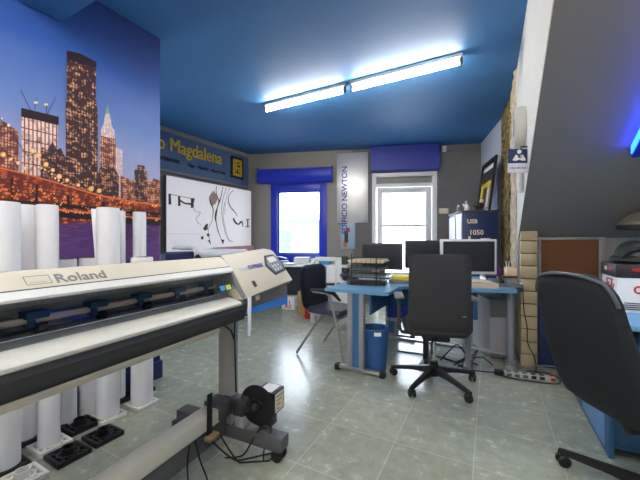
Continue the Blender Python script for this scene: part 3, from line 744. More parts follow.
mb = MB(); mb.prism([(.118, 1.004), (.123, 1.012), (.141, .992), (.139, .984), (.12, .99)], N0, N1); obj('front_lip', mb, M['whiteplastic'], PR)
mb = MB(); mb.prism([(.1165, 1.0045), (.1215, 1.0145), (.1235, 1.0115), (.119, 1.0025)], N0, N1); obj('lip_groove', mb, M['dark'], PR)
mb = MB(); mb.b2((-.265, N0, .72), (-.03, N1, .96), .005); mb.prism([(-.03, .955), (.06, .955), (.10, .975), (.10, .985), (-.03, .985)], N0, N1); obj('rear_body', mb, M['inner'], PR)
mb = MB(); mb.prism([(-.03, .845), (-.03, .870), (.05, .868), (.142, .858), (.142, .845)], N0, N1); obj('platen', mb, mat('platen_grey', (124, 128, 128), .35), PR)
mb = MB(); mb.b2((.06, N0, .864), (.0635, N1, .8685)); plabel(obj('guide_line', mb, M['paper'], PR), 'thin white guide line')
mb = MB(); mb.b2((.02, N0, .898), (.032, N1, .917), .002); obj('carriage_rail', mb, M['tanbox'], PR)
mb = MB(); mb.b2((-.02, N0, .925), (.0, N1, .95), .002); obj('roller_beam', mb, M['inner'], PR)
for i in range(9):
    y = -1.62 + i*.178
    mb = MB(); mb.b2((.0, y-.03, .912), (.05, y+.03, .935), .004); mb.b2((.012, y-.022, .885), (.045, y-.004, .915), .003)
    pr = plabel(obj('pinch_roller', mb, mat('roller_blue', (42, 78, 112), .4), PR), 'blue pinch roller bracket')
    mb = MB(); mb.cyl((.046, y+.008, .884), .0145, .026, 'y', 14); obj('wheel', mb, M['rubber'], pr)
mb = MB(); mb.loft([[(.132, y, .986), (.136, y, .986), (.168, y, .905), (.164, y, .905)] for y in (N0, N1-.005)]); obj('front_window', mb, M['tint'], PR)
mb = MB(); mb.prism([(.136, .860), (.142, .864), (.19, .856), (.219, .849), (.228, .842), (.228, .834), (.222, .828), (.21, .828), (.13, .842)], N0, -.17); obj('apron', mb, M['lightgrey'], PR)
mb = MB(); mb.prism([(-.2, .72), (-.2, .84), (.1, .842), (.218, .828), (.222, .806), (.205, .800), (.19, .757), (.19, .745), (.12, .742), (.1, .725)], N0, -.10); obj('under_chassis', mb, M['dark'], PR)
mb = MB(); mb.b2((.188, N0, .728), (.208, -.3, .742), .003); mb.cyl((.201, (N0-.3)/2, .744), .005, -.3-N0, 'y', 10); obj('feed_rail', mb, mat('champagne_rail', (186, 180, 160), .35, .4), PR)
# end housing with the control panel
H0, H1 = -.13, .33
def hood(y, k): return [(-.26, y, .80), (-.26, y, 1.0), (-.22, y, 1.03+k*.025), (.055, y, 1.066+k*.03), (.078, y, 1.056+k*.03), (.15, y, .985+k*.02), (.228, y, .872+k*.035), (.232, y, .862+k*.035), (.222, y, .855+k*.035), (.2, y, .85+k*.02)]
mb = MB(); mb.loft([hood(H0, 0), hood(.1, .55), hood(.27, 1.0), [(x_*.96 - .006, H1+.03, z_-(.012 if z_ > .9 else 0)) for x_, y_, z_ in hood(H1, 1.0)]])
hd = obj('end_housing', mb, M['cream'], PR)
mb = MB(); mb.prism([(-.27, .82), (-.27, 1.0), (-.2, 1.035), (.06, 1.070), (.14, .99), (.222, .868), (.205, .855), (.14, .93), (.1, .84)], H0-.008, H0+.0); plabel(obj('housing_seam', mb, M['midgrey'], hd), 'grey seam of the housing')
def on_front(y, f, e=.0):     # f 0..1 down the slanted front of the housing at length y
    kk = 0 if y < H0 else min(1, (y-H0)/(.27-H0)); a = Vector((.078, y, 1.056+kk*.03)); m_1 = Vector((.15, y, .985+kk*.02)); b = Vector((.228, y, .872+kk*.035))
    q = a.lerp(m_1, f/.5) if f < .5 else m_1.lerp(b, (f-.5)/.5)
    return q + Vector((.8, 0, .55))*e
mb = MB(); hexa = [(.145, .50), (.20, .18), (.295, .18), (.335, .48), (.315, .74), (.185, .80)]
mb.loft([[on_front(y, f, .0) for y, f in hexa], [on_front(y, f, .004) for y, f in hexa]]); cp_ = plabel(obj('control_panel', mb, M['dark'], hd), 'dark hexagonal control panel')
ctr = (.245, .48)
mb = MB(); mb.loft([[on_front(ctr[0]+(y-ctr[0])*.8, ctr[1]+(f-ctr[1])*.8, e) for y, f in hexa] for e in (.003, .006)]); fp = obj('keypad', mb, mat('keypad_grey', (128, 140, 152), .35), cp_)
mb = MB(); mb.loft([[on_front(y, f, e) for y, f in ((.20, .28), (.28, .26), (.29, .42), (.20, .46))] for e in (.005, .008)])
for a, b in ((.195, .54), (.225, .53), (.255, .52), (.20, .64), (.23, .63), (.26, .62)):
    mb.loft([[on_front(a+u, b+v, e) for u, v in ((0, 0), (.014, 0), (.014, .06), (0, .06))] for e in (.005, .009)])
obj('keys', mb, M['whiteplastic'], cp_, smooth=False)
def hood_text(mb, s_, y, f, size, **k):
    A = on_front(y, f, .0016); r = (on_front(y+.1, f, .0016)-A).normalized(); upv = (on_front(y, f-.08, .0016)-A).normalized(); n = r.cross(upv).normalized(); upv = n.cross(r)
    m = Matrix(((r.x, upv.x, n.x, 0), (r.y, upv.y, n.y, 0), (r.z, upv.z, n.z, 0), (0, 0, 0, 1)))
    return mb.text(s_, size, Matrix.Translation(A) @ m, depth=.001, **k)
mb = MB(); mb.use(mat('pale_lilac_letter', (190, 196, 222), .5)); hood_text(mb, 'Hi-Fi', -.085, .52, .036, shear=.25)
mb.use(M['letterblue']); hood_text(mb, 'EXPRESS', -.01, .51, .036, shear=.25, bold=.0008); obj('model_lettering', mb, None, hd, smooth=False)
mb = MB(); mb.loft([[on_front(y, f, e) for y, f in ((-.045, .77), (-.02, .77), (-.02, .9), (-.045, .9))] for e in (0, .002)]); plabel(obj('badge', mb, M['ink'], hd), 'small dark badge')
mb = MB(); mb.b2((-.25, H0+.01, .790), (.2, H1-.01, .868), .006); eb = obj('end_base', mb, mat('end_base_grey', (116, 114, 108), .5), PR)
mb = MB(); mb.b2((.2, -.02, .825), (.203, .015, .85)); plabel(obj('switch_plate', mb, M['tanbox'], eb), 'cream switch plate')
mb = MB(); mb.b2((-.24, H0+.0, .752), (.17, H1-.01, .79)); obj('end_underside', mb, M['black'], PR)
mb = MB(); mb.loft([[(.17, -.10, .770), (.206, -.10, .770), (.206, -.10, .794), (.17, -.10, .794)], [(.17, .31, .748), (.206, .31, .748), (.206, .31, .800), (.17, .31, .800)]]); plabel(obj('blue_band', mb, M['brightblue'], PR), 'bright blue band under the end housing')
# stickers on the smoky cover, hanging strip
for y, m_s, nm in ((-.235, 'skyblue', 'square sky blue sticker'), (-.195, 'green', 'square lime sticker')):
    mb = MB(); mb.loft([[(.1605+e, y-.017, .93), (.1605+e, y+.017, .93), (.169+e, y+.017, .908), (.169+e, y-.017, .908)] for e in (.001, .002)]); plabel(obj('sticker', mb, M[m_s], PR), nm)
mb = MB(); mb.b2((.236, -.135, .69), (.240, -.108, .865), .001); mb.b2((.232, -.13, .668), (.238, -.112, .70), .001); plabel(obj('hanging_strip', mb, M['paper'], PR), 'white strip hanging from the housing')
# stand
def stand(y, first):
    mb = MB(); mb.b2((-.045, y-.03, .126), (.045, y+.03, .735), .004); mb.b2((.045, y-.014, .13), (.047, y+.014, .72)); obj('column', mb, M['standgrey'], PR)
    mb = MB(); mb.b2((-.36, y-.042, .062), (.37, y+.042, .128), .004); ft = obj('foot', mb, M['footgrey'], PR)
    for x in (-.32, .335):
        mb = MB(); mb.cyl((x, y-.02, .031), .031, .022, 'y', 20); mb.cyl((x, y+.02, .031), .031, .022, 'y', 20); mb.b2((x-.018, y-.008, .03), (x+.018, y+.008, .064)); obj('caster', mb, M['black'], ft)
stand(0, True); stand(-1.7, False)
mb = MB(); mb.b2((-.05, -1.73, .192), (.045, -.05, .262), .004); obj('lower_beam', mb, M['khaki'], PR)
mb = MB(); mb.b2((-.045, -1.7, .085), (.03, -.05, .192), .004); obj('dark_beam', mb, M['footgrey'], PR)
# take-up unit
mb = MB(); mb.b2((-.055, -.13, .20), (.06, -.035, .285), .004); mb.b2((.0, -.05, .262), (.16, .02, .285), .003); mb.b2((.06, -.04, .19), (.13, .0, .27), .006); mb.b2((.11, -.03, .215), (.155, .015, .3), .006); tk = obj('take_up_bracket', mb, M['dark'], PR)
mb = MB(); mb.lathe([(.002, -.012), (.02, -.02), (.036, -.02), (.04, -.006), (.10, -.005), (.107, -.003), (.107, .003), (.1, .005), (.03, .006), (.002, .006)], n=40, axis='y'); mb.xf(Matrix.Translation((.205, -.01, .262))); obj('reel_flange', mb, M['black'], PR)
mb = MB(); mb.cyl((.205, -.035, .262), .016, .02, 'y', 16); mb.b2((.165, .0, .255), (.2, .03, .27)); obj('reel_hub', mb, M['dark'], PR)
mb = MB(); mb.b2((.17, .02, .205), (.292, .13, .325), .006); mo_ = obj('motor_box', mb, M['black'], PR)
mb = MB(); mb.b2((.292, .03, .215), (.2935, .12, .316)); plabel(obj('label_plate', mb, M['tanbox'], mo_), 'cream printed plate on the motor box')
mb = MB()
for i in range(4): mb.b2((.2935, .04+i*.004, .295-i*.022), (.2942, .105-i*.012, .3-i*.022))
obj('plate_print', mb, M['dark'], mo_)
mb = MB(); mb.b2((.19, .03, .325), (.27, .12, .3262)); plabel(obj('top_label', mb, M['paper'], mo_), 'white label on top of the motor box')
mb = MB(); mb.b2((.075, -.035, .128), (.13, .035, .19), .003); plabel(obj('alloy_block', mb, M['alu'], PR), 'pale alloy block on the foot')
mb = MB(); mb.b2((.18, .04, .128), (.26, .10, .206), .003); obj('motor_post', mb, M['dark'], PR)
mb = MB(); mb.b2((.046, -.215, .145), (.052, -.18, .375), .002)
for i in range(7): mb.cyl((.0525, -.1975, .19+i*.027), .005, .001, 'x', 10)
obj('sensor_arm', mb, M['black'], PR)
mb = MB(); mb.b2((.045, -.235, .152), (.085, -.165, .172), .003); plabel(obj('wooden_block', mb, mat('worn_wood', (150, 124, 96), .7), PR), 'small wooden block')
mb = MB(); mb.b2((-.10, -.30, .205), (-.05, -.235, .255), .003); obj('cable_box', mb, M['dark'], PR)
def swag(a, b, dip, n=10): 
    a, b = Vector(a), Vector(b); return [a.lerp(b, i/n) - Vector((0, 0, dip*math.sin(PI*i/n))) for i in range(n+1)]
for i, pth in enumerate((swag((.05, -.2, .15), (.30, .04, .022), .10), swag((.08, -.16, .16), (.31, -.03, .018), .11), [(.24, .0, .21), (.23, -.02, .15), (.2, -.05, .09), (.16, -.08, .022), (.08, -.12, .012)],
              [(.27, .02, .21), (.285, .0, .14), (.27, -.04, .06), (.28, -.06, .012)], [(.05, -.33, .19), (.06, -.35, .1), (.09, -.36, .012), (.14, -.33, .008)],
              [(.045, -.29, .19), (.07, -.28, .09), (.10, -.27, .012), (.12, -.3, .008), (.05, -.35, .01)])):
    mb = MB(); mb.tube([Vector((p.x, p.y, max(p.z, .006))) for p in spline(pth)], .0042, 6); obj('cable', mb, M['rubber'], PR)
mb = MB(); mb.tube([(.05, .0, .72), (.07, -.03, .69), (.06, -.02, .62), (.056, -.01, .5), (.055, .0, .3)], .004, 6); mb.tube([(.06, -.16, .735), (.08, -.12, .70), (.07, -.06, .66), (.058, -.02, .6)], .005, 6); obj('hanging_cable', mb, M['rubber'], PR)

# ------------------------------------------------------------------ media rolls and their floor stands behind the printer
def roll(x, y, r, z1, label, z0=0.0, lean=0.0, sheet=False):
    s = thing('media_roll', label, 'paper roll', (x, y, z0), -TH, 'rolls standing behind the printer')
    s.rotation_euler = (0, lean, -TH)
    h = z1 - z0; ri = .038
    mb = MB(); mb.lathe([(ri, 0), (r, 0), (r, h-.006), (r-.002, h-.006), (r-.002, h), (ri, h)], n=36, closed=True); obj('paper', mb, M['paper'], s)
    mb = MB(); mb.lathe([(ri-.0045, -.0), (ri-.0005, -.0), (ri-.0005, h+.004), (ri-.0045, h+.004)], n=28, closed=True); obj('core', mb, M['core'], s)
    if sheet:
        mb = MB(); rings = []
        for z_, rr in ((.02, .0), (.4*h, .006), (.75*h, .02), (h-.004, .045)):
            ro = []
            for i in range(9):
                a = PI*0.75 + .16*i; k_ = r + .002 + rr*(i/8)**1.5
                ro.append((k_*math.cos(a), k_*math.sin(a), z_))
            rings.append(ro)
        V_ = [[mb.bm.verts.new(p) for p in ro] for ro in rings]
        for A2, B2 in zip(V_, V_[1:]):
            for i in range(8): mb.bm.faces.new((A2[i], A2[i+1], B2[i+1], B2[i]))
        sh = obj('loose_sheet', mb, M['paper'], s); md = sh.modifiers.new('thick', 'SOLIDIFY'); md.thickness = .0015
    return s
def roll_stand(x, y, m, label):
    s = thing('roll_stand', label, 'roll stand', (x, y, 0), -TH, 'square floor stands for paper rolls')
    a = .0775; mb = MB()
    for k in (-1, 1):
        mb.b2((-a, k*a-(.008 if k > 0 else -.008)-.008, 0), (a, k*a-(.008 if k > 0 else -.008)+.008, .026), .002); mb.b2((k*(a-.008)-.008, -a+.016, 0), (k*(a-.008)+.008, a-.016, .026), .002)
    for i in range(8):
        an = i*PI/4 + PI/8*0; L_ = a*(1.28 if i % 2 else .92)
        mb.box((math.cos(an)*L_*.58, math.sin(an)*L_*.58, .012), (L_*.8, .012, .022), 0, (0, 0, an))
    mb.lathe([(.04, 0), (.052, 0), (.052, .024), (.04, .024)], n=24, closed=True); mb.lathe([(.002, .001), (.05, .001), (.05, .008), (.002, .008)], n=24)
    obj('base', mb, m, s)
    mb = MB(); mb.lathe([(.026, .004), (.0315, .004), (.0315, .055), (.026, .055)], n=24, closed=True); obj('hub', mb, m, s)
    return s
WS = mat('off_white_plastic_stand', (222, 220, 212), .4)
SB_ = M['black']
roll(-1.58, 1.60, .063, 1.34, 'thick white paper roll at the left edge of the photo', .026)
roll_stand(-1.575, 1.60, SB_, 'black roll stand under the leftmost white roll')
roll(-1.693, 1.83, .06, 1.35, 'shaded white roll standing between and behind the two leftmost rolls', .026)
roll_stand(-1.693, 1.83, SB_, 'black roll stand by the wall under the shaded roll')
roll(-1.505, 1.778, .050, 1.345, 'white paper roll on a white stand, second from the left in front', .026, -.016)
roll_stand(-1.50, 1.778, WS, 'white roll stand under the second roll from the left')
roll(-1.585, 2.0, .054, 1.03, 'short narrow white roll standing on the floor behind black empty stands', 0)
roll(-1.54, 2.14, .06, 1.03, 'short white roll half hidden behind the roll with a loose sheet', 0)
roll(-1.368, 2.067, .064, 1.357, 'tall white roll with its outer sheet curling off', .026, 0, True)
roll_stand(-1.368, 2.067, WS, 'white roll stand under the roll with the curling sheet')
roll(-1.45, 2.30, .045, 1.358, 'slim tall white roll just behind the roll with the curling sheet', .026)
roll_stand(-1.45, 2.30, SB_, 'black roll stand under the slim tall roll')
roll(-1.24, 2.23, .069, 1.03, 'short thick white roll at the right end of the row', .026)
roll_stand(-1.24, 2.23, WS, 'white roll stand at the right end of the row of rolls')
roll(-1.365, 2.42, .045, 1.36, 'tall slim white roll rising behind the short thick roll', .026)
roll_stand(-1.365, 2.42, SB_, 'black roll stand under the slim roll farthest right')
roll_stand(-1.338, 1.70, SB_, 'empty black roll stand nearest the viewer')
roll_stand(-1.262, 1.862, SB_, 'empty black roll stand beside the grey beam, second from front')
roll_stand(-1.475, 1.965, SB_, 'empty black roll stand behind the other two empty ones')
roll_stand(-1.42, 1.525, WS, 'empty white roll stand in the lower left corner')

# ------------------------------------------------------------------ desk by the window wall
DK = thing('desk', 'large blue topped corner desk with grey legs near the balcony door', 'desk', R(-.6, 3.2), -TH)
def dl(p, d, z): return (p+.6, d-3.2, z)          # desk-local from room coordinates
ZT = .72
mb = MB(); top = [(-1.31, 2.555), (-.76, 2.555), (-.735, 2.575), (-.735, 2.93), (-.71, 2.985), (-.66, 3.01), (-.2, 3.075), (.205, 3.22), (.205, 4.2), (-.4, 4.2), (-.55, 3.95), (-1.31, 3.95)]
mb.loft([[dl(p, d, ZT-.028) for p, d in top], [dl(p, d, ZT) for p, d in top]]); obj('tabletop', mb, M['deskblue'], DK)
def desk_leg(p0, d, wid=.15):
    mb = MB(); mb.b2(dl(p0, d-.025, .05), dl(p0+.045, d+.025, ZT-.028), .004); mb.b2(dl(p0+wid-.045, d-.025, .05), dl(p0+wid, d+.025, ZT-.028), .004)
    lg = obj('leg', mb, M['deskgrey'], DK)
    mb = MB(); mb.b2(dl(p0+.045, d-.015, .05), dl(p0+wid-.045, d+.015, ZT-.03)); plabel(obj('leg_panel', mb, M['panelblue'], lg), 'blue infill panel of the leg')
    mb = MB(); mb.b2(dl(p0-.10, d-.028, .02), dl(p0+wid+.16, d+.028, .05), .006); obj('foot_bar', mb, M['steel'], lg)
    for x in (p0-.10, p0+wid+.16): mb = MB(); mb.b2(dl(x-.025, d-.033, .0), dl(x+.025, d+.033, .055), .012); obj('foot_cap', mb, M['black'], lg)
desk_leg(-1.10, 2.60)
desk_leg(-1.10, 3.75)
mb = MB(); mb.cyl(dl(.165, 3.40, ZT/2-.004), .03, ZT-.05, 'z', 18); lg = obj('leg', mb, M['deskgrey'], DK)
mb = MB(); mb.b2(dl(.12, 3.30, 0), dl(.205, 3.50, .03), .008); obj('foot_cap', mb, M['steel'], lg)
mb = MB(); mb.b2(dl(-.56, 3.12, .03), dl(-.515, 3.17, ZT-.028), .003); mb.b2(dl(-.57, 2.95, 0), dl(-.505, 3.4, .03), .006); obj('leg', mb, M['dark'], DK)
mb = MB(); mb.b2(dl(-.2, 3.15, .03), dl(-.155, 3.2, ZT-.028), .003); mb.b2(dl(-.21, 3.1, 0), dl(-.145, 3.6, .03), .006); obj('leg', mb, M['deskgrey'], DK)
mb = MB(); mb.b2(dl(-.95, 3.25, .42), dl(-.1, 3.268, ZT-.03), .002); mb.b2(dl(-.93, 2.66, .50), dl(-.912, 3.25, ZT-.03), .002); obj('modesty_panel', mb, M['panelblue'], DK)
mb = MB(); mb.b2(dl(-.95, 3.20, .33), dl(-.52, 3.235, .36), .003); mb.b2(dl(-1.02, 3.48, .06), dl(.13, 3.52, .088), .004); obj('crossbar', mb, M['steel'], DK)
mb = MB(); mb.b2(dl(-.93, 3.235, .36), dl(-.55, 3.25, .5)); plabel(obj('lower_panel', mb, M['crateblue'], DK), 'strong blue lower panel')

def wire_tray(s, z, w_, d_):
    mb = MB(); h = .045
    for zz, r in ((z+.003, .003), (z+h, .003)): mb.tube([(-w_/2, -d_/2, zz), (w_/2, -d_/2, zz), (w_/2, d_/2, zz), (-w_/2, d_/2, zz), (-w_/2, -d_/2, zz)], r, 6)
    for i in range(9):
        x = -w_/2 + w_*i/8; mb.tube([(x, -d_/2, z+h), (x, -d_/2, z+.003), (x, d_/2, z+.003), (x, d_/2, z+h)], .0018, 5)
    return obj('tray', mb, M['black'], s)
tr = thing('letter_tray', 'black wire letter tray stack full of papers on the blue desk corner', 'tray', R(-1.055, 3.0, ZT+.001), -TH+.15)
for i in range(4):
    t_ = wire_tray(tr, i*.068, .36, .26)
    if i < 4:
        mb = MB()
        for q in range(2+(i % 2)):
            mb.box((random.uniform(-.01, .015), random.uniform(-.01, .01), i*.068+.011+q*.011), (.36 if q % 2 else .33, .24, .009), .001, (0, 0, random.uniform(-.12, .12)))
        obj('papers', mb, [M['ink'], M['midgrey'], M['chassis'], M['tanbox']][i], t_)
for x, y, z in ((-.14, -.13, .30), (.1, -.13, .30), (-.14, .13, .25), (.1, .13, .25)):
    mb = MB(); mb.tube([(x, y, 0), (x, y, z)], .005, 6); obj('upright', mb, M['black'], tr)
mb = MB(); mb.tube([(.10+.04*math.cos(a*PI/8), -.05, .30+.04*math.sin(a*PI/8)) for a in range(17)], .004, 6); mb.tube([(.05+.035*math.cos(a*PI/8), -.02, .292+.035*math.sin(a*PI/8)) for a in range(17)], .004, 6); obj('wire_loop', mb, M['black'], tr)
mb = MB(); mb.b2((-.13, -.1, 0), (.13, .1, .035), .006); tag(obj('paper_stack', mb, M['midgrey'], None, R(-.775, 3.24, ZT+.001), (0, 0, -TH+.2)), 'grey folder stack under the yellow folder on the desk', 'folders')
mb = MB(); mb.b2((-.11, -.085, 0), (.11, .085, .034), .01); tag(obj('yellow_folder', mb, M['yellow'], None, R(-.78, 3.24, ZT+.037), (0, 0, -TH+.3)), 'bright yellow folder lying on a grey stack beside the letter trays', 'folder')

def monitor(name, label, x, y, rz, w_, h_, zc, bezel, zb, tilt=0.0):
    s = thing(name, label, 'monitor', (x, y, zb), rz)
    c = zc - zb
    mb = MB(); mb.box((0, 0, c), (w_, .04, h_), .008); obj('casing', mb, bezel, s)
    mb = MB(); mb.box((0, -.0205, c+.004), (w_-.045, .003, h_-.05)); obj('screen', mb, M['screen'], s)
    mb = MB(); mb.box((0, .03, c*.5), (.06, .025, c), .004); obj('stand_neck', mb, bezel, s)
    mb = MB(); mb.cyl((0, .01, .008), .11, .014, 'z', 28); obj('stand_foot', mb, bezel, s)
    return s
pb = MB(); pb.b2((-.15, -.1, 0), (.15, .1, .045), .004); pb.box((-.02, 0, .053), (.24, .19, .012), .002, (0, 0, .1)); 
o_ = tag(obj('paper_block', pb, M['tanbox'], None, (1.44, 2.93, ZT+.001), (0, 0, -.2)), 'thick cream block of papers in front of the white framed monitor', 'papers')
monitor('monitor', 'white framed monitor with dark screen on the right of the desk', 1.46, 3.16, -.10, .53, .345, .985, M['whiteplastic'], ZT+.001)
monitor('monitor', 'dark monitor half hidden behind the office chair back', 1.16, 3.52, -.25, .44, .31, .99, M['black'], ZT+.001)
monitor('monitor', 'dark wide monitor behind the letter trays below the door', .70, 3.62, -.35, .46, .30, .965, M['dark'], ZT+.001)
ph = thing('desk_phone', 'grey desk phone at the right end of the blue desk', 'phone', (1.76, 2.98, ZT+.001), -.35)
mb = MB(); mb.loft([[(-.1, -.09, 0), (.1, -.09, 0), (.1, .09, 0), (-.1, .09, 0)], [(-.095, -.085, .025), (.095, -.085, .025), (.095, .085, .06), (-.095, .085, .06)]]); obj('body', mb, M['chassis'], ph)
mb = MB(); mb.box((-.07, 0, .062), (.045, .17, .03), .01, (.18, 0, 0)); obj('handset', mb, M['black'], ph)
mb = MB()
for i in range(3):
    for j in range(4): mb.box((.0+i*.026, -.055+j*.026, .034+j*.005), (.018, .016, .008), .002, (.2, 0, 0))
obj('keys', mb, M['midgrey'], ph)
mb = MB(); mb.box((.085, -.06, .035), (.022, .03, .008), .002, (.2, 0, 0)); plabel(obj('label', mb, M['paper'], ph), 'white paper label')
rs = thing('desk_riser', 'low dark shelf with purple and cream boxes against the white wall', 'shelf', (1.87, 3.25, ZT+.001), -.2)
mb = MB(); mb.b2((-.2, -.1, .05), (.1, .1, .07), .003); obj('board', mb, mat('dark_red_board', (70, 44, 48), .5), rs)
mb = MB(); mb.b2((-.2, -.1, 0), (-.18, .1, .05)); mb.b2((.08, -.1, 0), (.1, .1, .05)); obj('side', mb, M['steel'], rs)
def onr(x, y): 
    c_, s_ = math.cos(-.2), math.sin(-.2); return (1.87+c_*x-s_*y, 3.25+s_*x+c_*y, ZT+.072)
mb = MB(); mb.box((0, 0, .04), (.07, .06, .08), .003); mb.box((.0, 0, .088), (.04, .05, .015), .003); tag(obj('carton', mb, M['purple'], None, onr(-.06, .02), (0, 0, -.3)), 'small purple box on the dark desk shelf', 'box')
mb = MB(); mb.box((0, 0, .035), (.09, .07, .07), .004); mb.box((0, 0, .075), (.07, .05, .01), .002); tag(obj('carton', mb, M['tanbox'], None, onr(.045, -.03), (0, 0, -.1)), 'small cream box on the dark desk shelf', 'box')
mb = MB(); mb.lathe([(.003, 0), (.028, 0), (.03, .08), (.026, .08), (.024, .006), (.003, .006)], n=20)
for i in range(4): mb.tube([(0.005*i-.008, 0, .01), (.02*math.cos(i*1.7), .02*math.sin(i*1.7), .14)], .0035, 6)
tag(obj('pen_cup', mb, M['whiteplastic'], None, onr(.05, .06)), 'pale pen cup with pens on the dark desk shelf', 'pen cup')
pc = thing('computer_tower', 'tall plain grey computer case under the right end of the desk', 'computer', (1.775, 3.22, 0), -.10)
mb = MB(); mb.b2((-.115, -.12, .01), (.115, .32, .57), .006); obj('case', mb, mat('case_grey', (168, 166, 172), .45), pc)
mb = MB(); mb.b2((-.105, -.124, .4), (.105, -.119, .55)); mb.b2((-.105, -.126, .46), (.105, -.123, .463)); obj('front_drive', mb, M['midgrey'], pc)
mb = MB()
for x in (-.08, .08):
    for y in (-.08, .28): mb.cyl((x, y, .005), .02, .01, 'z', 12)
obj('foot', mb, M['black'], pc)
# waste bin
bn = thing('waste_bin', 'blue plastic waste bin with a white label under the desk', 'bin', (.49, 2.84, 0))
mb = MB(); mb.lathe([(.002, 0), (.095, 0), (.122, .365), (.128, .37), (.128, .38), (.118, .38), (.116, .365), (.09, .008), (.002, .008)], n=36); obj('bucket', mb, M['binblue'], bn)
mb = MB(); pts = [(math.sin(a)*.1225, -math.cos(a)*.1225) for a in (-.25, -.08, .1, .25)]; mb.loft([[(x, y, z) for x, y in pts] for z in (.33, .362)], caps=False, closed=False); plabel(obj('label', mb, M['paper'], bn), 'white paper label near the rim')

# ------------------------------------------------------------------ office chairs
def star(s, r, a0, m, hub=.11):
    for i in range(5):
        a = a0 + i*2*PI/5; c_, s_ = math.cos(a), math.sin(a); n = Vector((-s_, c_, 0)); d = Vector((c_, s_, 0)); z_ = Vector((0, 0, 1))
        rings = []
        for q, ww, zt, zb in ((.03, .028, hub+.03, hub-.02), (r*.5, .022, hub+.005, hub-.025), (r, .016, .082, .06), (r+.02, .012, .078, .062)):
            p = d*q; rings.append([p+n*ww+z_*zb, p-n*ww+z_*zb, p-n*ww*.7+z_*zt, p+n*ww*.7+z_*zt])
        mb = MB(); mb.loft(rings); lg = obj('leg', mb, m, s)
        mb = MB(); p = d*r
        for k_ in (-1, 1):
            mb.lathe([(.003, -.009), (.024, -.009), (.029, -.005), (.029, .005), (.024, .009), (.003, .009)], n=20, axis='y')
            mb.bm.verts.ensure_lookup_table(); vs = mb.bm.verts[-120:]
            bmesh.ops.translate(mb.bm, verts=vs, vec=(0, k_*.016, .029))
        mb.cyl((0, 0, .055), .008, .04, 'z', 10); mb.box((0, 0, .048), (.03, .012, .03), .003)
        mb.xf(Matrix.Translation(p) @ Matrix.Rotation(a+.8, 4, 'Z')); obj('caster', mb, M['black'], lg)
def office_chair(name, label, x, y, rz, a0, back_y, bw, z0, z1, lean, seat_z, m_back, rad, arms=True, rbase=.33, taper=0.0):
    s = thing(name, label, 'office chair', (x, y, 0), rz)
    star(s, rbase, a0-rz, M['black'])
    mb = MB(); mb.cyl((0, 0, .11), .035, .09, 'z', 20); mb.cyl((0, 0, .16), .03, .05, 'z', 20); obj('hub', mb, M['black'], s)
    mb = MB(); mb.cyl((0, 0, (.18+seat_z-.1)/2), .018, seat_z-.1-.16, 'z', 18); obj('gas_column', mb, M['chrome'], s)
    mb = MB(); mb.b2((-.1, -.13, seat_z-.11), (.1, .12, seat_z-.055), .012)
    if arms: mb.tube([(-.02, -.1, seat_z-.08), (-.05, -.22, seat_z-.1), (-.055, -.26, seat_z-.16)], .009, 8)
    obj('mechanism', mb, M['black'], s)
    mb = MB(); mb.slab(.48, .46, .075, .09, lambda u, v: ((u, v+.02, seat_z-.02 - .25*max(0, v-.1)**2*2), (0, 0, 1))); obj('seat', mb, M['charcoal'], s)
    zc, hh = (z0+z1)/2, z1-z0
    def fb(u, v):
        u = u*(1 - taper*max(0, v/hh+.5)**1.5)
        yb = back_y - lean*(v/hh) + .55*u*u*(0.6) - .06*math.sin((v/hh+.5)*PI)*.4
        return ((u, yb, zc+v), Vector((-.6*u, 1, lean*.8)).normalized())
    global chair_rim
    chair_rim = []
    for i in range(25):
        a = PI*i/24; cx = (bw/2-rad)*(1 if i < 12 else -1)*(1-abs(1-abs(i-12)/12)**9 if 0 else 1)
        u = (bw/2-rad)*max(-1, min(1, math.cos(a)*1.6)) + rad*math.cos(a); v = hh/2-rad+rad*math.sin(a); p_, n_ = fb(u, v); chair_rim.append(Vector(p_)-n_*.018)
    mb = MB(); mb.slab(bw, hh, .045, rad, fb, 16, 18); bk = obj('backrest', mb, m_back, s)
    mb = MB(); mb.tube([(0, -.1, seat_z-.085), (0, back_y+lean/2+.09, seat_z-.08), (0, back_y+lean/2+.05, z0+.0), (0, back_y+lean/2+.015, z0+.10)], [.022, .024, .022, .012], 10); obj('back_support', mb, M['black'], s)
    if arms:
        for k_ in (-1, 1):
            mb = MB(); mb.tube([(k_*.12, -.02, seat_z-.08), (k_*.25, -.02, seat_z-.075), (k_*.272, -.02, seat_z-.04), (k_*.275, -.02, seat_z+.2)], [.014, .015, .016, .014], 10); ar = obj('armrest', mb, M['dark'], s)
            mb = MB(); mb.box((k_*.275, .02, seat_z+.215), (.075, .24, .028), .012); plabel(obj('arm_pad', mb, M['midgrey'], ar), 'grey arm pad')
    return s, bk
ch, bk = office_chair('office_chair', 'black high backed office chair seen from behind at the blue desk', .915, 2.57, -.19, math.radians(-137), -.235, .432, .475, 1.045, .05, .48, M['charcoal'], .025)
mb = MB(); mb.b2((.155, -.262, .60), (.18, -.26, .605)); plabel(obj('tag', mb, M['steel'], bk), 'tiny silver tag on the backrest')
ch2, bk2 = office_chair('office_chair', 'black mesh office chair with a grey edged back at the right edge', 1.425, 1.30, -PI/2+.08, math.radians(119), -.355, .45, .45, 1.02, .17, .47, M['mesh'], .10, False, .38, .26)
mb = MB(); mb.tube(chair_rim, .007, 8); plabel(obj('top_rim', mb, mat('rim_grey', (84, 88, 94), .3), ch2), 'shiny grey top edge')

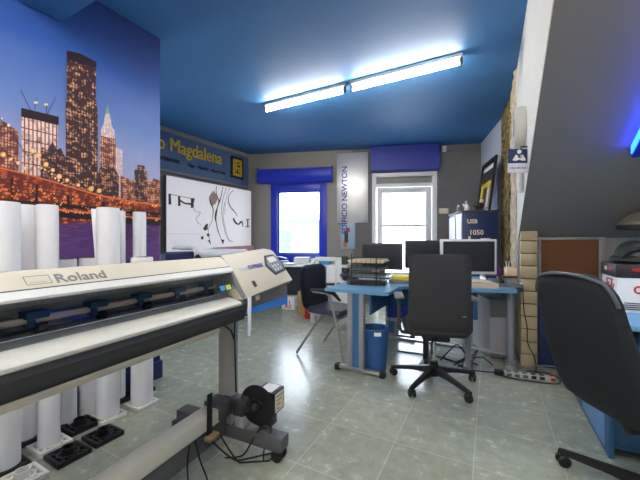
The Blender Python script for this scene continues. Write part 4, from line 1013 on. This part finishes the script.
# visitor armchair
VC = thing('visitor_chair', 'dark padded armchair on grey tubular legs left of the blue desk', 'chair', R(-1.40, 2.95), math.radians(-126))
mb = MB(); mb.slab(.46, .44, .06, .07, lambda u, v: ((u, v, .445+.1*v*v), (0, 0, 1))); obj('seat', mb, mat('dark_blue_grey_vinyl', (52, 55, 68), .28), VC)
mb = MB(); mb.slab(.45, .46, .055, .09, lambda u, v: ((u, -.235-.2*v*.55-.04*math.cos(v*5)+.25*u*u, .66+v), Vector((-.4*u, 1, .12)).normalized()), 14, 16); obj('backrest', mb, mat('black_leatherette', (30, 31, 42), .3), VC)
TG = mat('grey_tube', (150, 150, 152), .35, .3)
for k_ in (-1, 1):
    mb = MB(); mb.tube([(k_*.24, -.30, .012), (k_*.24, -.02, .40), (k_*.24, .0, .43)], .0125, 10); obj('leg', mb, TG, VC)
    mb = MB(); mb.tube([(k_*.24, .26, .012), (k_*.24, .17, .40), (k_*.24, .10, .62), (k_*.24, .07, .645), (k_*.24, -.10, .65)], .0125, 10); obj('leg', mb, TG, VC)
    mb = MB(); mb.tube([(k_*.24, -.12, .662), (k_*.24, .04, .667), (k_*.24, .15, .65), (k_*.24, .22, .59)], [.016, .02, .02, .012], 10); plabel(obj('arm_pad', mb, M['black'], VC), 'black curved arm pad')
mb = MB(); mb.tube([(-.24, -.02, .405), (.24, -.02, .405)], .011, 8); mb.tube([(-.24, .165, .405), (.24, .165, .405)], .011, 8); mb.tube([(-.12, -.02, .41), (-.12, -.25, .45), (-.12, -.27, .6)], .01, 8); mb.tube([(.12, -.02, .41), (.12, -.25, .45), (.12, -.27, .6)], .01, 8); obj('seat_frame', mb, TG, VC)

# ------------------------------------------------------------------ power strip and cables
Fp = lambda x, y, z=0: Vector(((x-320)*368/((y-240)*320), 368/(y-240), z))
ps = thing('power_strip', 'white multi socket power strip with a red switch on the floor by the pillar', 'power strip', (1.735, 2.66, 0), -.30)
mb = MB(); mb.b2((-.185, -.025, .0), (.185, .025, .04), .006); obj('casing', mb, M['lightgrey'], ps)
for i in range(5):
    mb = MB(); mb.cyl((-.15+i*.06, 0, .0405), .019, .003, 'z', 18); mb.box((-.15+i*.06, -.0255, .02), (.036, .002, .026)); obj('socket', mb, M['chassis'] if i < 3 else M['black'], ps)
mb = MB(); mb.box((.165, 0, .043), (.03, .024, .012), .003); mb.box((.165, -.0255, .02), (.03, .003, .024), .001); plabel(obj('switch', mb, M['red'], ps), 'red rocker switch')
mb = MB(); mb.box((-.222, .0, .025), (.07, .045, .05), .008); obj('plug', mb, M['black'], ps)
def floor_cable(pts, r, label, m=M['rubber']):
    mb = MB()
    out = spline(pts); mb.tube([Vector((p.x, p.y, max(p.z, r))) for p in out], r, 6)
    return tag(obj('power_cable', mb, m), label, 'cable')
floor_cable([(1.50, 2.73, .02), (1.3, 2.84, .004), (1.25, 3.05, .004), (1.05, 3.2, .004), (.8, 3.3, .004)], .005, 'black cable running from the power strip towards the waste bin')
floor_cable([(1.52, 2.70, .01), (1.66, 2.61, .004), (1.9, 2.55, .004), (1.98, 2.72, .004), (1.80, 2.80, .004)], .005, 'black cable looping in front of the power strip')
floor_cable([(1.25, 2.9, .004), (1.4, 2.95, .03), (1.5, 3.05, .10), (1.45, 3.08, .02), (1.3, 3.0, .004), (1.2, 3.08, .004)], .005, 'tangled black cable under the desk beside the computer case')
floor_cable([R(.262, KN_D-.13, .70), R(.27, KN_D-.128, .52), R(.295, KN_D-.128, .36), R(.30, KN_D-.128, .22), R(.35, KN_D-.128, .10), R(.36, KN_D-.15, .02), (1.83, 2.72, .006)], .004, 'thin black cable hanging down the tan block pillar')
floor_cable([(1.90, 2.61, .02), (1.99, 2.68, .08), (1.90, 2.80, .05), (1.76, 2.86, .006)], .005, 'grey cable arching behind the power strip', M['midgrey'])
floor_cable([(1.22, 2.92, .005), (1.34, 2.98, .04), (1.44, 2.93, .005), (1.40, 3.05, .005), (1.52, 3.0, .05), (1.58, 2.92, .005)], .006, 'black cable humps on the floor between the chair base and the computer case')
floor_cable([(1.15, 3.05, .005), (1.28, 3.12, .09), (1.38, 3.2, .10), (1.42, 3.12, .02), (1.30, 3.02, .005)], .006, 'black cable bundle loop under the middle of the desk')

# ------------------------------------------------------------------ navy cabinet with figurines and a leaning poster
NC = thing('filing_cabinet', 'navy cabinet with pale side and label plates in the far right corner', 'cabinet', (1.88, 4.22, 0), math.radians(-9.6))
mb = MB(); mb.b2((0, 0, 0), (.43, .75, 1.52), .004); obj('body', mb, M['cabinetnavy'], NC)
mb = MB(); mb.b2((-.012, .02, .05), (.0, .30, 1.5), .003); mb.b2((-.012, .36, .05), (.0, .72, 1.48), .003); plabel(obj('side_panel', mb, mat('pale_blue_white_panel', (206, 214, 236), .4), NC), 'pale side panel')
mb = MB(); mb.b2((-.015, -.015, 1.52), (.445, .76, 1.54), .003); obj('top', mb, M['dark'], NC)
mb = MB()
def cab_text(s_, size, x, z): 
    mb.text(s_, size, Matrix.Translation((x, -.002, z)) @ Matrix.Rotation(PI/2, 4, 'X'), depth=.001, bold=.002)
cab_text('USB', .075, .055, 1.37); cab_text('1050', .09, .08, 1.22); obj('lettering', mb, M['tanbox'], NC)
mb = MB(); mb.b2((.22, -.006, 1.13), (.34, .0, 1.175)); mb.b2((.07, -.006, 1.12), (.10, .0, 1.2)); obj('label_plate', mb, M['tanbox'], NC)
c9, s9 = math.cos(math.radians(-9.6)), math.sin(math.radians(-9.6))
def onc(x, y, z=1.541): return (1.88+c9*x-s9*y, 4.22+s9*x+c9*y, z)
def figurine(x, y, m, m2, sc, label, name='figurine'):
    s = thing(name, label, 'figurine', onc(x, y), random.random())
    mb = MB(); mb.lathe([(.002, 0), (.035*sc, 0), (.035*sc, .012*sc), (.02*sc, .02*sc), (.028*sc, .05*sc), (.03*sc, .075*sc), (.014*sc, .095*sc), (.002, .097*sc)], n=18); mb.tube([(.025*sc, 0, .07*sc), (.05*sc, .0, .05*sc), (.045*sc, 0, .03*sc)], .009*sc, 8); mb.tube([(-.025*sc, 0, .07*sc), (-.05*sc, .0, .06*sc), (-.06*sc, 0, .09*sc)], .009*sc, 8); obj('body', mb, m, s)
    mb = MB(); mb.lathe([(.002, .092*sc), (.016*sc, .097*sc), (.022*sc, .115*sc), (.016*sc, .132*sc), (.002, .137*sc)], n=18); obj('head', mb, m2, s)
figurine(.02, .30, M['steel'], M['paper'], .75, 'small silver figurine at the back left of the navy cabinet top')
figurine(.07, .08, M['paper'], M['steel'], 1.0, 'white and silver figurine at the front left of the navy cabinet top')
figurine(.19, .06, mat('dark_brown_figure', (46, 34, 32), .5), M['dark'], .85, 'dark brown figurine in the middle of the navy cabinet top')
figurine(.27, .12, mat('dark_brown_figure', (46, 34, 32), .5), M['tanbox'], 1.15, 'dark figurine with cream head next to the leaning poster')
# leaning framed poster
q0, q1 = Vector(onc(.365, .06)), Vector(onc(.405, .73)); pu = (q1-q0).normalized(); L_ = (q1-q0).length
up_ = (Vector((.10, .0, .735))).normalized(); Hh = .74; pn = pu.cross(up_).normalized()
if pn.x > 0: pn = -pn
po = thing('framed_poster', 'black framed poster with yellow print leaning on the wall above the navy cabinet', 'poster', q0)
def pp(t, z, e): return pu*t + up_*z + pn*e
def pslab(mb, t0, t1, z0, z1, e0, e1):
    q = [(t0, z0), (t1, z0), (t1, z1), (t0, z1)]
    return mb.loft([[pp(t, z, e0) for t, z in q], [pp(t, z, e1) for t, z in q]])
mb = MB()
for a in ((0, L_, 0, .05), (0, L_, Hh-.05, Hh), (0, .05, .05, Hh-.05), (L_-.05, L_, .05, Hh-.05)): pslab(mb, *a, 0, .03)
obj('frame', mb, M['black'], po)
mb = MB(); mb.use(M['screen']); pslab(mb, .05, L_-.05, .05, Hh-.05, .004, .012)
for m_1, a in (('paper', (.09, L_-.09, .60, .66)), ('yellow', (.06, L_-.06, .36, .43)), ('yellow', (L_-.2, L_-.07, .1, .36)), ('tanbox', (.16, .26, .07, .36)), ('orange', (.11, .16, .2, .36)), ('purple', (.065, .11, .07, .34))):
    mb.use(M[m_1]); pslab(mb, *a, .0122, .013)
obj('print', mb, None, po, smooth=False)

# ------------------------------------------------------------------ table and clutter under the left window
WT = thing('work_table', 'dark fronted table with a white top below the left window', 'table', Wback.at(1.05, 0, .45), math.radians(-9.6))
mb = MB(); mb.b2((-.95, -.30, .69), (1.0, .28, .72), .004); obj('tabletop', mb, M['whiteplastic'], WT)
mb = MB(); mb.b2((-.85, -.26, .22), (.95, -.24, .69)); obj('front_panel', mb, mat('dark_navy_panel', (30, 36, 52), .5), WT)
for x in (-.88, .93):
    for y in (-.24, .24):
        mb = MB(); mb.b2((x-.025, y-.025, 0), (x+.025, y+.025, .69), .003); obj('leg', mb, M['dark'], WT)
def ont(x, y, z=.721):
    a = math.radians(-9.6); o = Wback.at(1.05, 0, .45); return (o.x+math.cos(a)*x-math.sin(a)*y, o.y+math.sin(a)*x+math.cos(a)*y, z)
def papers(x, y, w_, d_, h, m, label, rz=0.0, z=.721, name='paper_stack', cat='papers'):
    mb = MB(); n = max(2, int(h/.012))
    for i in range(n): mb.box((random.uniform(-.012, .012), random.uniform(-.012, .012), h*(i+.5)/n), (w_, d_, h/n*.96), .001, (0, 0, random.uniform(-.08, .08)))
    return tag(obj(name, mb, m, None, ont(x, y, z), (0, 0, math.radians(-9.6)+rz)), label, cat)
papers(-.70, .0, .3, .26, .07, M['paper'], 'white pile of papers at the left end of the window table')
papers(-.30, .02, .34, .24, .055, M['midgrey'], 'grey pile of papers in the middle of the window table', .2)
papers(-.06, -.20, .24, .14, .03, M['alu'], 'pale grey sheaf at the front of the window table', -.3)
mb = MB(); mb.slab(.42, .16, .03, .03, lambda u, v: ((u, v, .06+.05*math.cos(u*6)), (0, 0, 1))); mb.box((0, 0, .02), (.3, .1, .04), .004)
tag(obj('blue_folder', mb, M['letterblue'], None, ont(-.42, .215), (0, 0, -.1)), 'dark blue folder bending over papers against the window', 'folder')
papers(.12, .05, .26, .22, .12, M['paper'], 'white stack of boxes right of centre on the window table', .1, name='box_stack')
papers(.50, .02, .3, .2, .09, M['skyblue'], 'pale blue stack at the right part of the window table', -.1)
papers(.83, .04, .22, .2, .14, M['dark'], 'dark bundle at the right end of the window table', .2)
def carton(x, y, w_, d_, h, m, label, rz, name='carton', art=None, cat='carton'):
    s = thing(name, label, cat, (x, y, 0), rz)
    mb = MB(); mb.b2((-w_/2, -d_/2, 0), (w_/2, d_/2, h), .004); obj('box', mb, m, s)
    mb = MB(); mb.b2((-w_/2+.002, -.004, h), (w_/2-.002, .004, h+.002)); obj('tape', mb, M['tanbox'], s)
    if art:
        mb = MB()
        for a, b, c, d in art: mb.b2((a*w_-w_/2, -d_/2-.002, b*h), (c*w_-w_/2, -d_/2+.001, d*h))
        plabel(obj('print', mb, M['red'], s), 'red printed marks')
    return s
carton(-.51, 5.40, .22, .2, .20, M['paper'], 'white carton with red marks on the floor under the window table', -.2, art=((.2, .15, .75, .22), (.3, .25, .45, .5), (.55, .3, .8, .36), (.6, .4, .66, .7)))
carton(-.245, 4.95, .15, .16, .36, M['wood'], 'narrow brown carton behind the back of the padded armchair', -.3)
mb = MB(); mb.lathe([(.002, 0), (.06, 0), (.062, .02), (.062, .2), (.05, .24), (.02, .26), (.02, .29), (.002, .29)], n=24); tag(obj('red_bottle', mb, M['red'], None, (-.165, 4.72, 0)), 'red bottle on the floor right behind the padded armchair', 'bottle')

# white open rack and machines behind the desk
RK = thing('storage_rack', 'white open frame rack behind the padded armchair', 'rack', (.14, 4.55, 0), -.2)
def bars(mb, x0, x1, y0, y1, zs, t=.045):
    for x in (x0, x1):
        for y in (y0, y1): mb.b2((x-t/2, y-t/2, 0), (x+t/2, y+t/2, zs[-1]))
for x in (-.22, .12):
    for y in (-.15, .15):
        mb = MB(); mb.b2((x-.025, y-.02, 0), (x+.025, y+.02, .90), .003); obj('post', mb, M['whiteplastic'], RK)
mb = MB(); mb.b2((-.245, -.17, .86), (.145, -.13, .90), .003); mb.b2((-.245, .13, .86), (.145, .17, .90), .003); obj('top_rail', mb, M['whiteplastic'], RK)
for z in (.22, .56):
    mb = MB(); mb.b2((-.195, -.17, z), (.095, .17, z+.025), .002); obj('shelf', mb, M['whiteplastic'], RK)
def onk(x, y, z): return (.14+math.cos(-.2)*x-math.sin(-.2)*y, 4.55+math.sin(-.2)*x+math.cos(-.2)*y, z)
mb = MB(); mb.box((0, 0, .09), (.12, .2, .18), .006); mb.cyl((0, -.101, .1), .04, .01, 'y', 18); tag(obj('small_machine', mb, M['dark'], None, onk(-.11, 0, .586), (0, 0, -.2)), 'dark small machine on the upper shelf of the white rack', 'machine')
mb = MB(); mb.box((0, 0, .1), (.12, .22, .2), .006); mb.box((0, -.111, .12), (.08, .004, .1), .002); tag(obj('white_box', mb, M['paper'], None, onk(.03, 0, .586), (0, 0, -.2)), 'white box on the upper shelf of the white rack', 'box')
mb = MB(); mb.box((0, 0, .12), (.24, .26, .24), .006); tag(obj('grey_box', mb, M['alu'], None, onk(-.05, 0, .246), (0, 0, -.2)), 'pale box on the lower shelf of the white rack', 'box')
SC_ = thing('white_stand', 'white low stand with a dark recess behind the letter trays', 'stand', (.40, 4.22, 0), -.2)
mb = MB(); mb.b2((-.14, -.14, 0), (.16, .14, .60), .006); obj('body', mb, M['whiteplastic'], SC_)
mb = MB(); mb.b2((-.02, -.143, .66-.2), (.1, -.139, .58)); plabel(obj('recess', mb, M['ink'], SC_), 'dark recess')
mb = MB(); mb.b2((-.16, -.15, .60), (.18, .15, .62), .003); obj('top', mb, M['paper'], SC_)
mb = MB(); mb.slab(.26, .2, .05, .05, lambda u, v: ((u, v, .05+.02*math.cos(u*9)), (0, 0, 1))); mb.tube([(-.1, 0, .06), (-.05, -.02, .14), (.03, .0, .16), (.09, .02, .07)], .014, 8); mb.box((0, 0, .015), (.2, .14, .03), .004)
tag(obj('tape_gun', mb, M['black'], None, onk(.0, .0, .901) if False else (.40, 4.22, .621), (0, 0, .2)), 'black hand tool with a loop handle on the white stand', 'tool')

# paper sheet and navy chest by the calligraphy panel, behind the printer
NB = thing('plan_chest', 'navy chest in front of the calligraphy panel behind the printer', 'chest', (-1.66, 4.35, 0), math.radians(-30.6))
mb = MB(); mb.b2((-.22, -.62, .08), (.22, .75, .99), .006); obj('body', mb, M['navy'], NB)
mb = MB(); mb.b2((-.2, -.6, 0), (.2, .73, .08)); obj('plinth', mb, M['black'], NB)
for i in range(3):
    mb = MB(); mb.b2((.22, -.58, .13+i*.28), (.232, .71, .38+i*.28), .002); dw = obj('drawer', mb, M['navy'], NB)
    mb = MB(); mb.b2((.232, -.02, .24+i*.28), (.25, .14, .26+i*.28), .003); obj('handle', mb, M['steel'], dw)
mb = MB(); n = 30; rows = []
for v, dz in ((-.19, 0), (.0, .004), (.2, .004), (.236, -.002), (.25, -.03), (.256, -.09)):
    rows.append([(v, -.26+.96*i/n, max(.002 if v < .23 else -9, dz + (.085*math.exp(-((i/n-.05)/.05)**2) + .02*math.sin(i/n*7)**2)*(1 if v < .23 else .8) + .003)) for i in range(n+1)])
V_ = [[mb.bm.verts.new(p) for p in r] for r in rows]
for A2, B2 in zip(V_, V_[1:]):
    for i in range(n): mb.bm.faces.new((A2[i], A2[i+1], B2[i+1], B2[i]))
sh = tag(obj('paper_sheet', mb, M['paper'], None, (-1.66, 4.35, .992), (0, 0, math.radians(-30.6))), 'curling white paper sheet lying on the navy chest', 'paper')
md = sh.modifiers.new('thick', 'SOLIDIFY'); md.thickness = .004; md.offset = 1

# ------------------------------------------------------------------ second desk on the right
D2 = thing('desk', 'blue desk at the right edge under the sloping roof', 'desk', R(1.15, 2.6), -TH)
mb = MB(); mb.b2((-.62, -.45, .692), (1.0, .85, .72), .004); obj('tabletop', mb, M['deskblue'], D2)
mb = MB(); mb.b2((-.60, -.40, 0), (-.575, .82, .692), .003); obj('leg', mb, M['panelblue'], D2)
mb = MB(); mb.b2((.96, -.40, 0), (.985, .82, .692), .003); obj('leg', mb, M['panelblue'], D2)
mb = MB(); mb.b2((-.575, .78, .25), (.96, .80, .69)); obj('modesty_panel', mb, M['panelblue'], D2)
PD = thing('drawer_pedestal', 'blue drawer pedestal under the right desk beside the mesh chair', 'drawers', R(.565, 2.50), -TH)
mb = MB(); mb.b2((-.02, -.24, .03), (.38, .22, .60), .004); obj('body', mb, mat('pedestal_blue', (104, 152, 206), .4), PD)
for i in range(3):
    mb = MB(); mb.b2((-.015, -.26, .05+i*.185), (.375, -.24, .225+i*.185), .003); dw = obj('drawer', mb, M['panelblue'], PD)
    mb = MB(); mb.b2((.12, -.272, .15+i*.185), (.24, -.26, .165+i*.185), .003); obj('handle', mb, M['steel'], dw)
for x in (.02, .34):
    for y in (-.2, .18):
        mb = MB(); mb.cyl((x, y, .015), .015, .02, 'x', 14); mb.b2((x-.012, y-.012, .018), (x+.012, y+.012, .032)); obj('caster', mb, M['black'], PD)
# white carton with a dark lid
BX = thing('paper_box', 'white cardboard box with dark lid and red lettering on the right desk', 'box', (1.775, 1.915, .721), -TH)
mb = MB(); mb.b2((0, 0, 0), (.42, .28, .215), .003); obj('carton', mb, M['paper'], BX)
mb = MB(); mb.b2((-.006, -.006, .205), (.426, .286, .285), .004); ld = obj('lid', mb, mat('dark_maroon_lid', (34, 22, 34), .5), BX)
mb = MB(); mb.use(M['red']); mb.text('CANON', .062, Matrix.Translation((.075, -.002, .115)) @ Matrix.Rotation(PI/2, 4, 'X'), depth=.001, bold=.0025, sx=.85)
mb.use(M['black']); mb.text('A4', .05, Matrix.Translation((.14, -.002, .066)) @ Matrix.Rotation(PI/2, 4, 'X'), depth=.001, bold=.0005)
for i in range(4): mb.box((.1, -.001, .02+.012*i), (.16-.01*i, .002, .006))
mb.use(M['red'])
for i in range(5): mb.box((-.001, .06+.028*i, .14+.018*math.sin(i*2.1)), (.002, .02, .05), 0, (0.5-.2*i, 0, 0))
mb.box((-.001, .12, .09), (.002, .14, .008)); mb.box((-.001, .12, .185), (.002, .12, .008))
obj('print', mb, None, BX, smooth=False)
mb = MB(); mb.use(M['red']); mb.box((.10, -.007, .25), (.07, .002, .014), 0, (0, .15, 0)); mb.box((.11, -.007, .262), (.05, .002, .008)); mb.box((-.007, .09, .25), (.002, .07, .02)); mb.use(M['tanbox']); mb.box((-.007, .18, .25), (.002, .05, .025)); mb.use(M['paper']); mb.box((.24, -.007, .245), (.03, .002, .04), 0, (0, .4, 0)); obj('lid_print', mb, None, ld, smooth=False)
DV = thing('desk_device', 'dark domed device with a pale upright strip standing on the white box', 'device', (1.975, 2.0, 1.008), -.3)
mb = MB(); mb.lathe([(.002, 0), (.10, 0), (.125, .012), (.125, .03), (.105, .045), (.098, .075), (.075, .115), (.04, .135), (.002, .14)], n=32); obj('body', mb, M['olive'], DV)
mb = MB(); mb.tube([(-.10, -.06, .03), (-.085, -.085, .07), (-.03, -.10, .095), (.03, -.10, .095), (.085, -.085, .07), (.10, -.06, .03)], .012, 8); obj('handle', mb, M['black'], DV)
mb = MB(); mb.box((-.005, -.115, .105), (.012, .008, .06), .003); plabel(obj('strip', mb, M['tanbox'], DV), 'pale upright strip')
LP = thing('desk_lamp', 'dark desk lamp with an olive grey shade at the right edge', 'lamp', (2.57, 2.32, .721))
mb = MB(); mb.cyl((0, 0, .012), .08, .022, 'z', 24); obj('base', mb, M['black'], LP)
mb = MB(); mb.tube([(0, 0, .02), (.02, .03, .30), (-.06, .02, .56), (-.16, -.02, .60)], .012, 8); obj('arm', mb, M['black'], LP)
mb = MB(); mb.lathe([(.175, .02), (.17, .045), (.11, .10), (.045, .125), (.002, .13), (.002, .12), (.04, .115), (.10, .09), (.16, .045), (.165, .02)], n=32, c=(-.20, -.02, .515)); obj('shade', mb, mat('olive_grey_shade', (110, 108, 96), .45), LP)
mb = MB(); mb.lathe([(.165, -.01), (.18, -.01), (.182, .022), (.165, .022)], n=32, closed=True, c=(-.20, -.02, .515)); obj('shade_rim', mb, M['black'], LP)

# ------------------------------------------------------------------ building across the street, seen bleached through the window
OB = thing('building', 'pale building across the street seen bleached through the left window', 'building', (-6.0, 17, -4), .0)
mb = MB(); mb.b2((-8, 0, -4), (7, 6, 6.2)); obj('facade', mb, M['roofgrey'], OB)
mb = MB(); mb.b2((-8.2, -.4, 6.2), (7.2, 6.2, 6.5)); obj('cornice', mb, M['whiteplastic'], OB)
for i in range(4):
    for j in range(3):
        mb = MB(); mb.b2((-6+i*3, -.05, 3.9-j*2.8), (-4.6+i*3, .02, 5.6-j*2.8)); obj('window', mb, M['outwin'], OB)
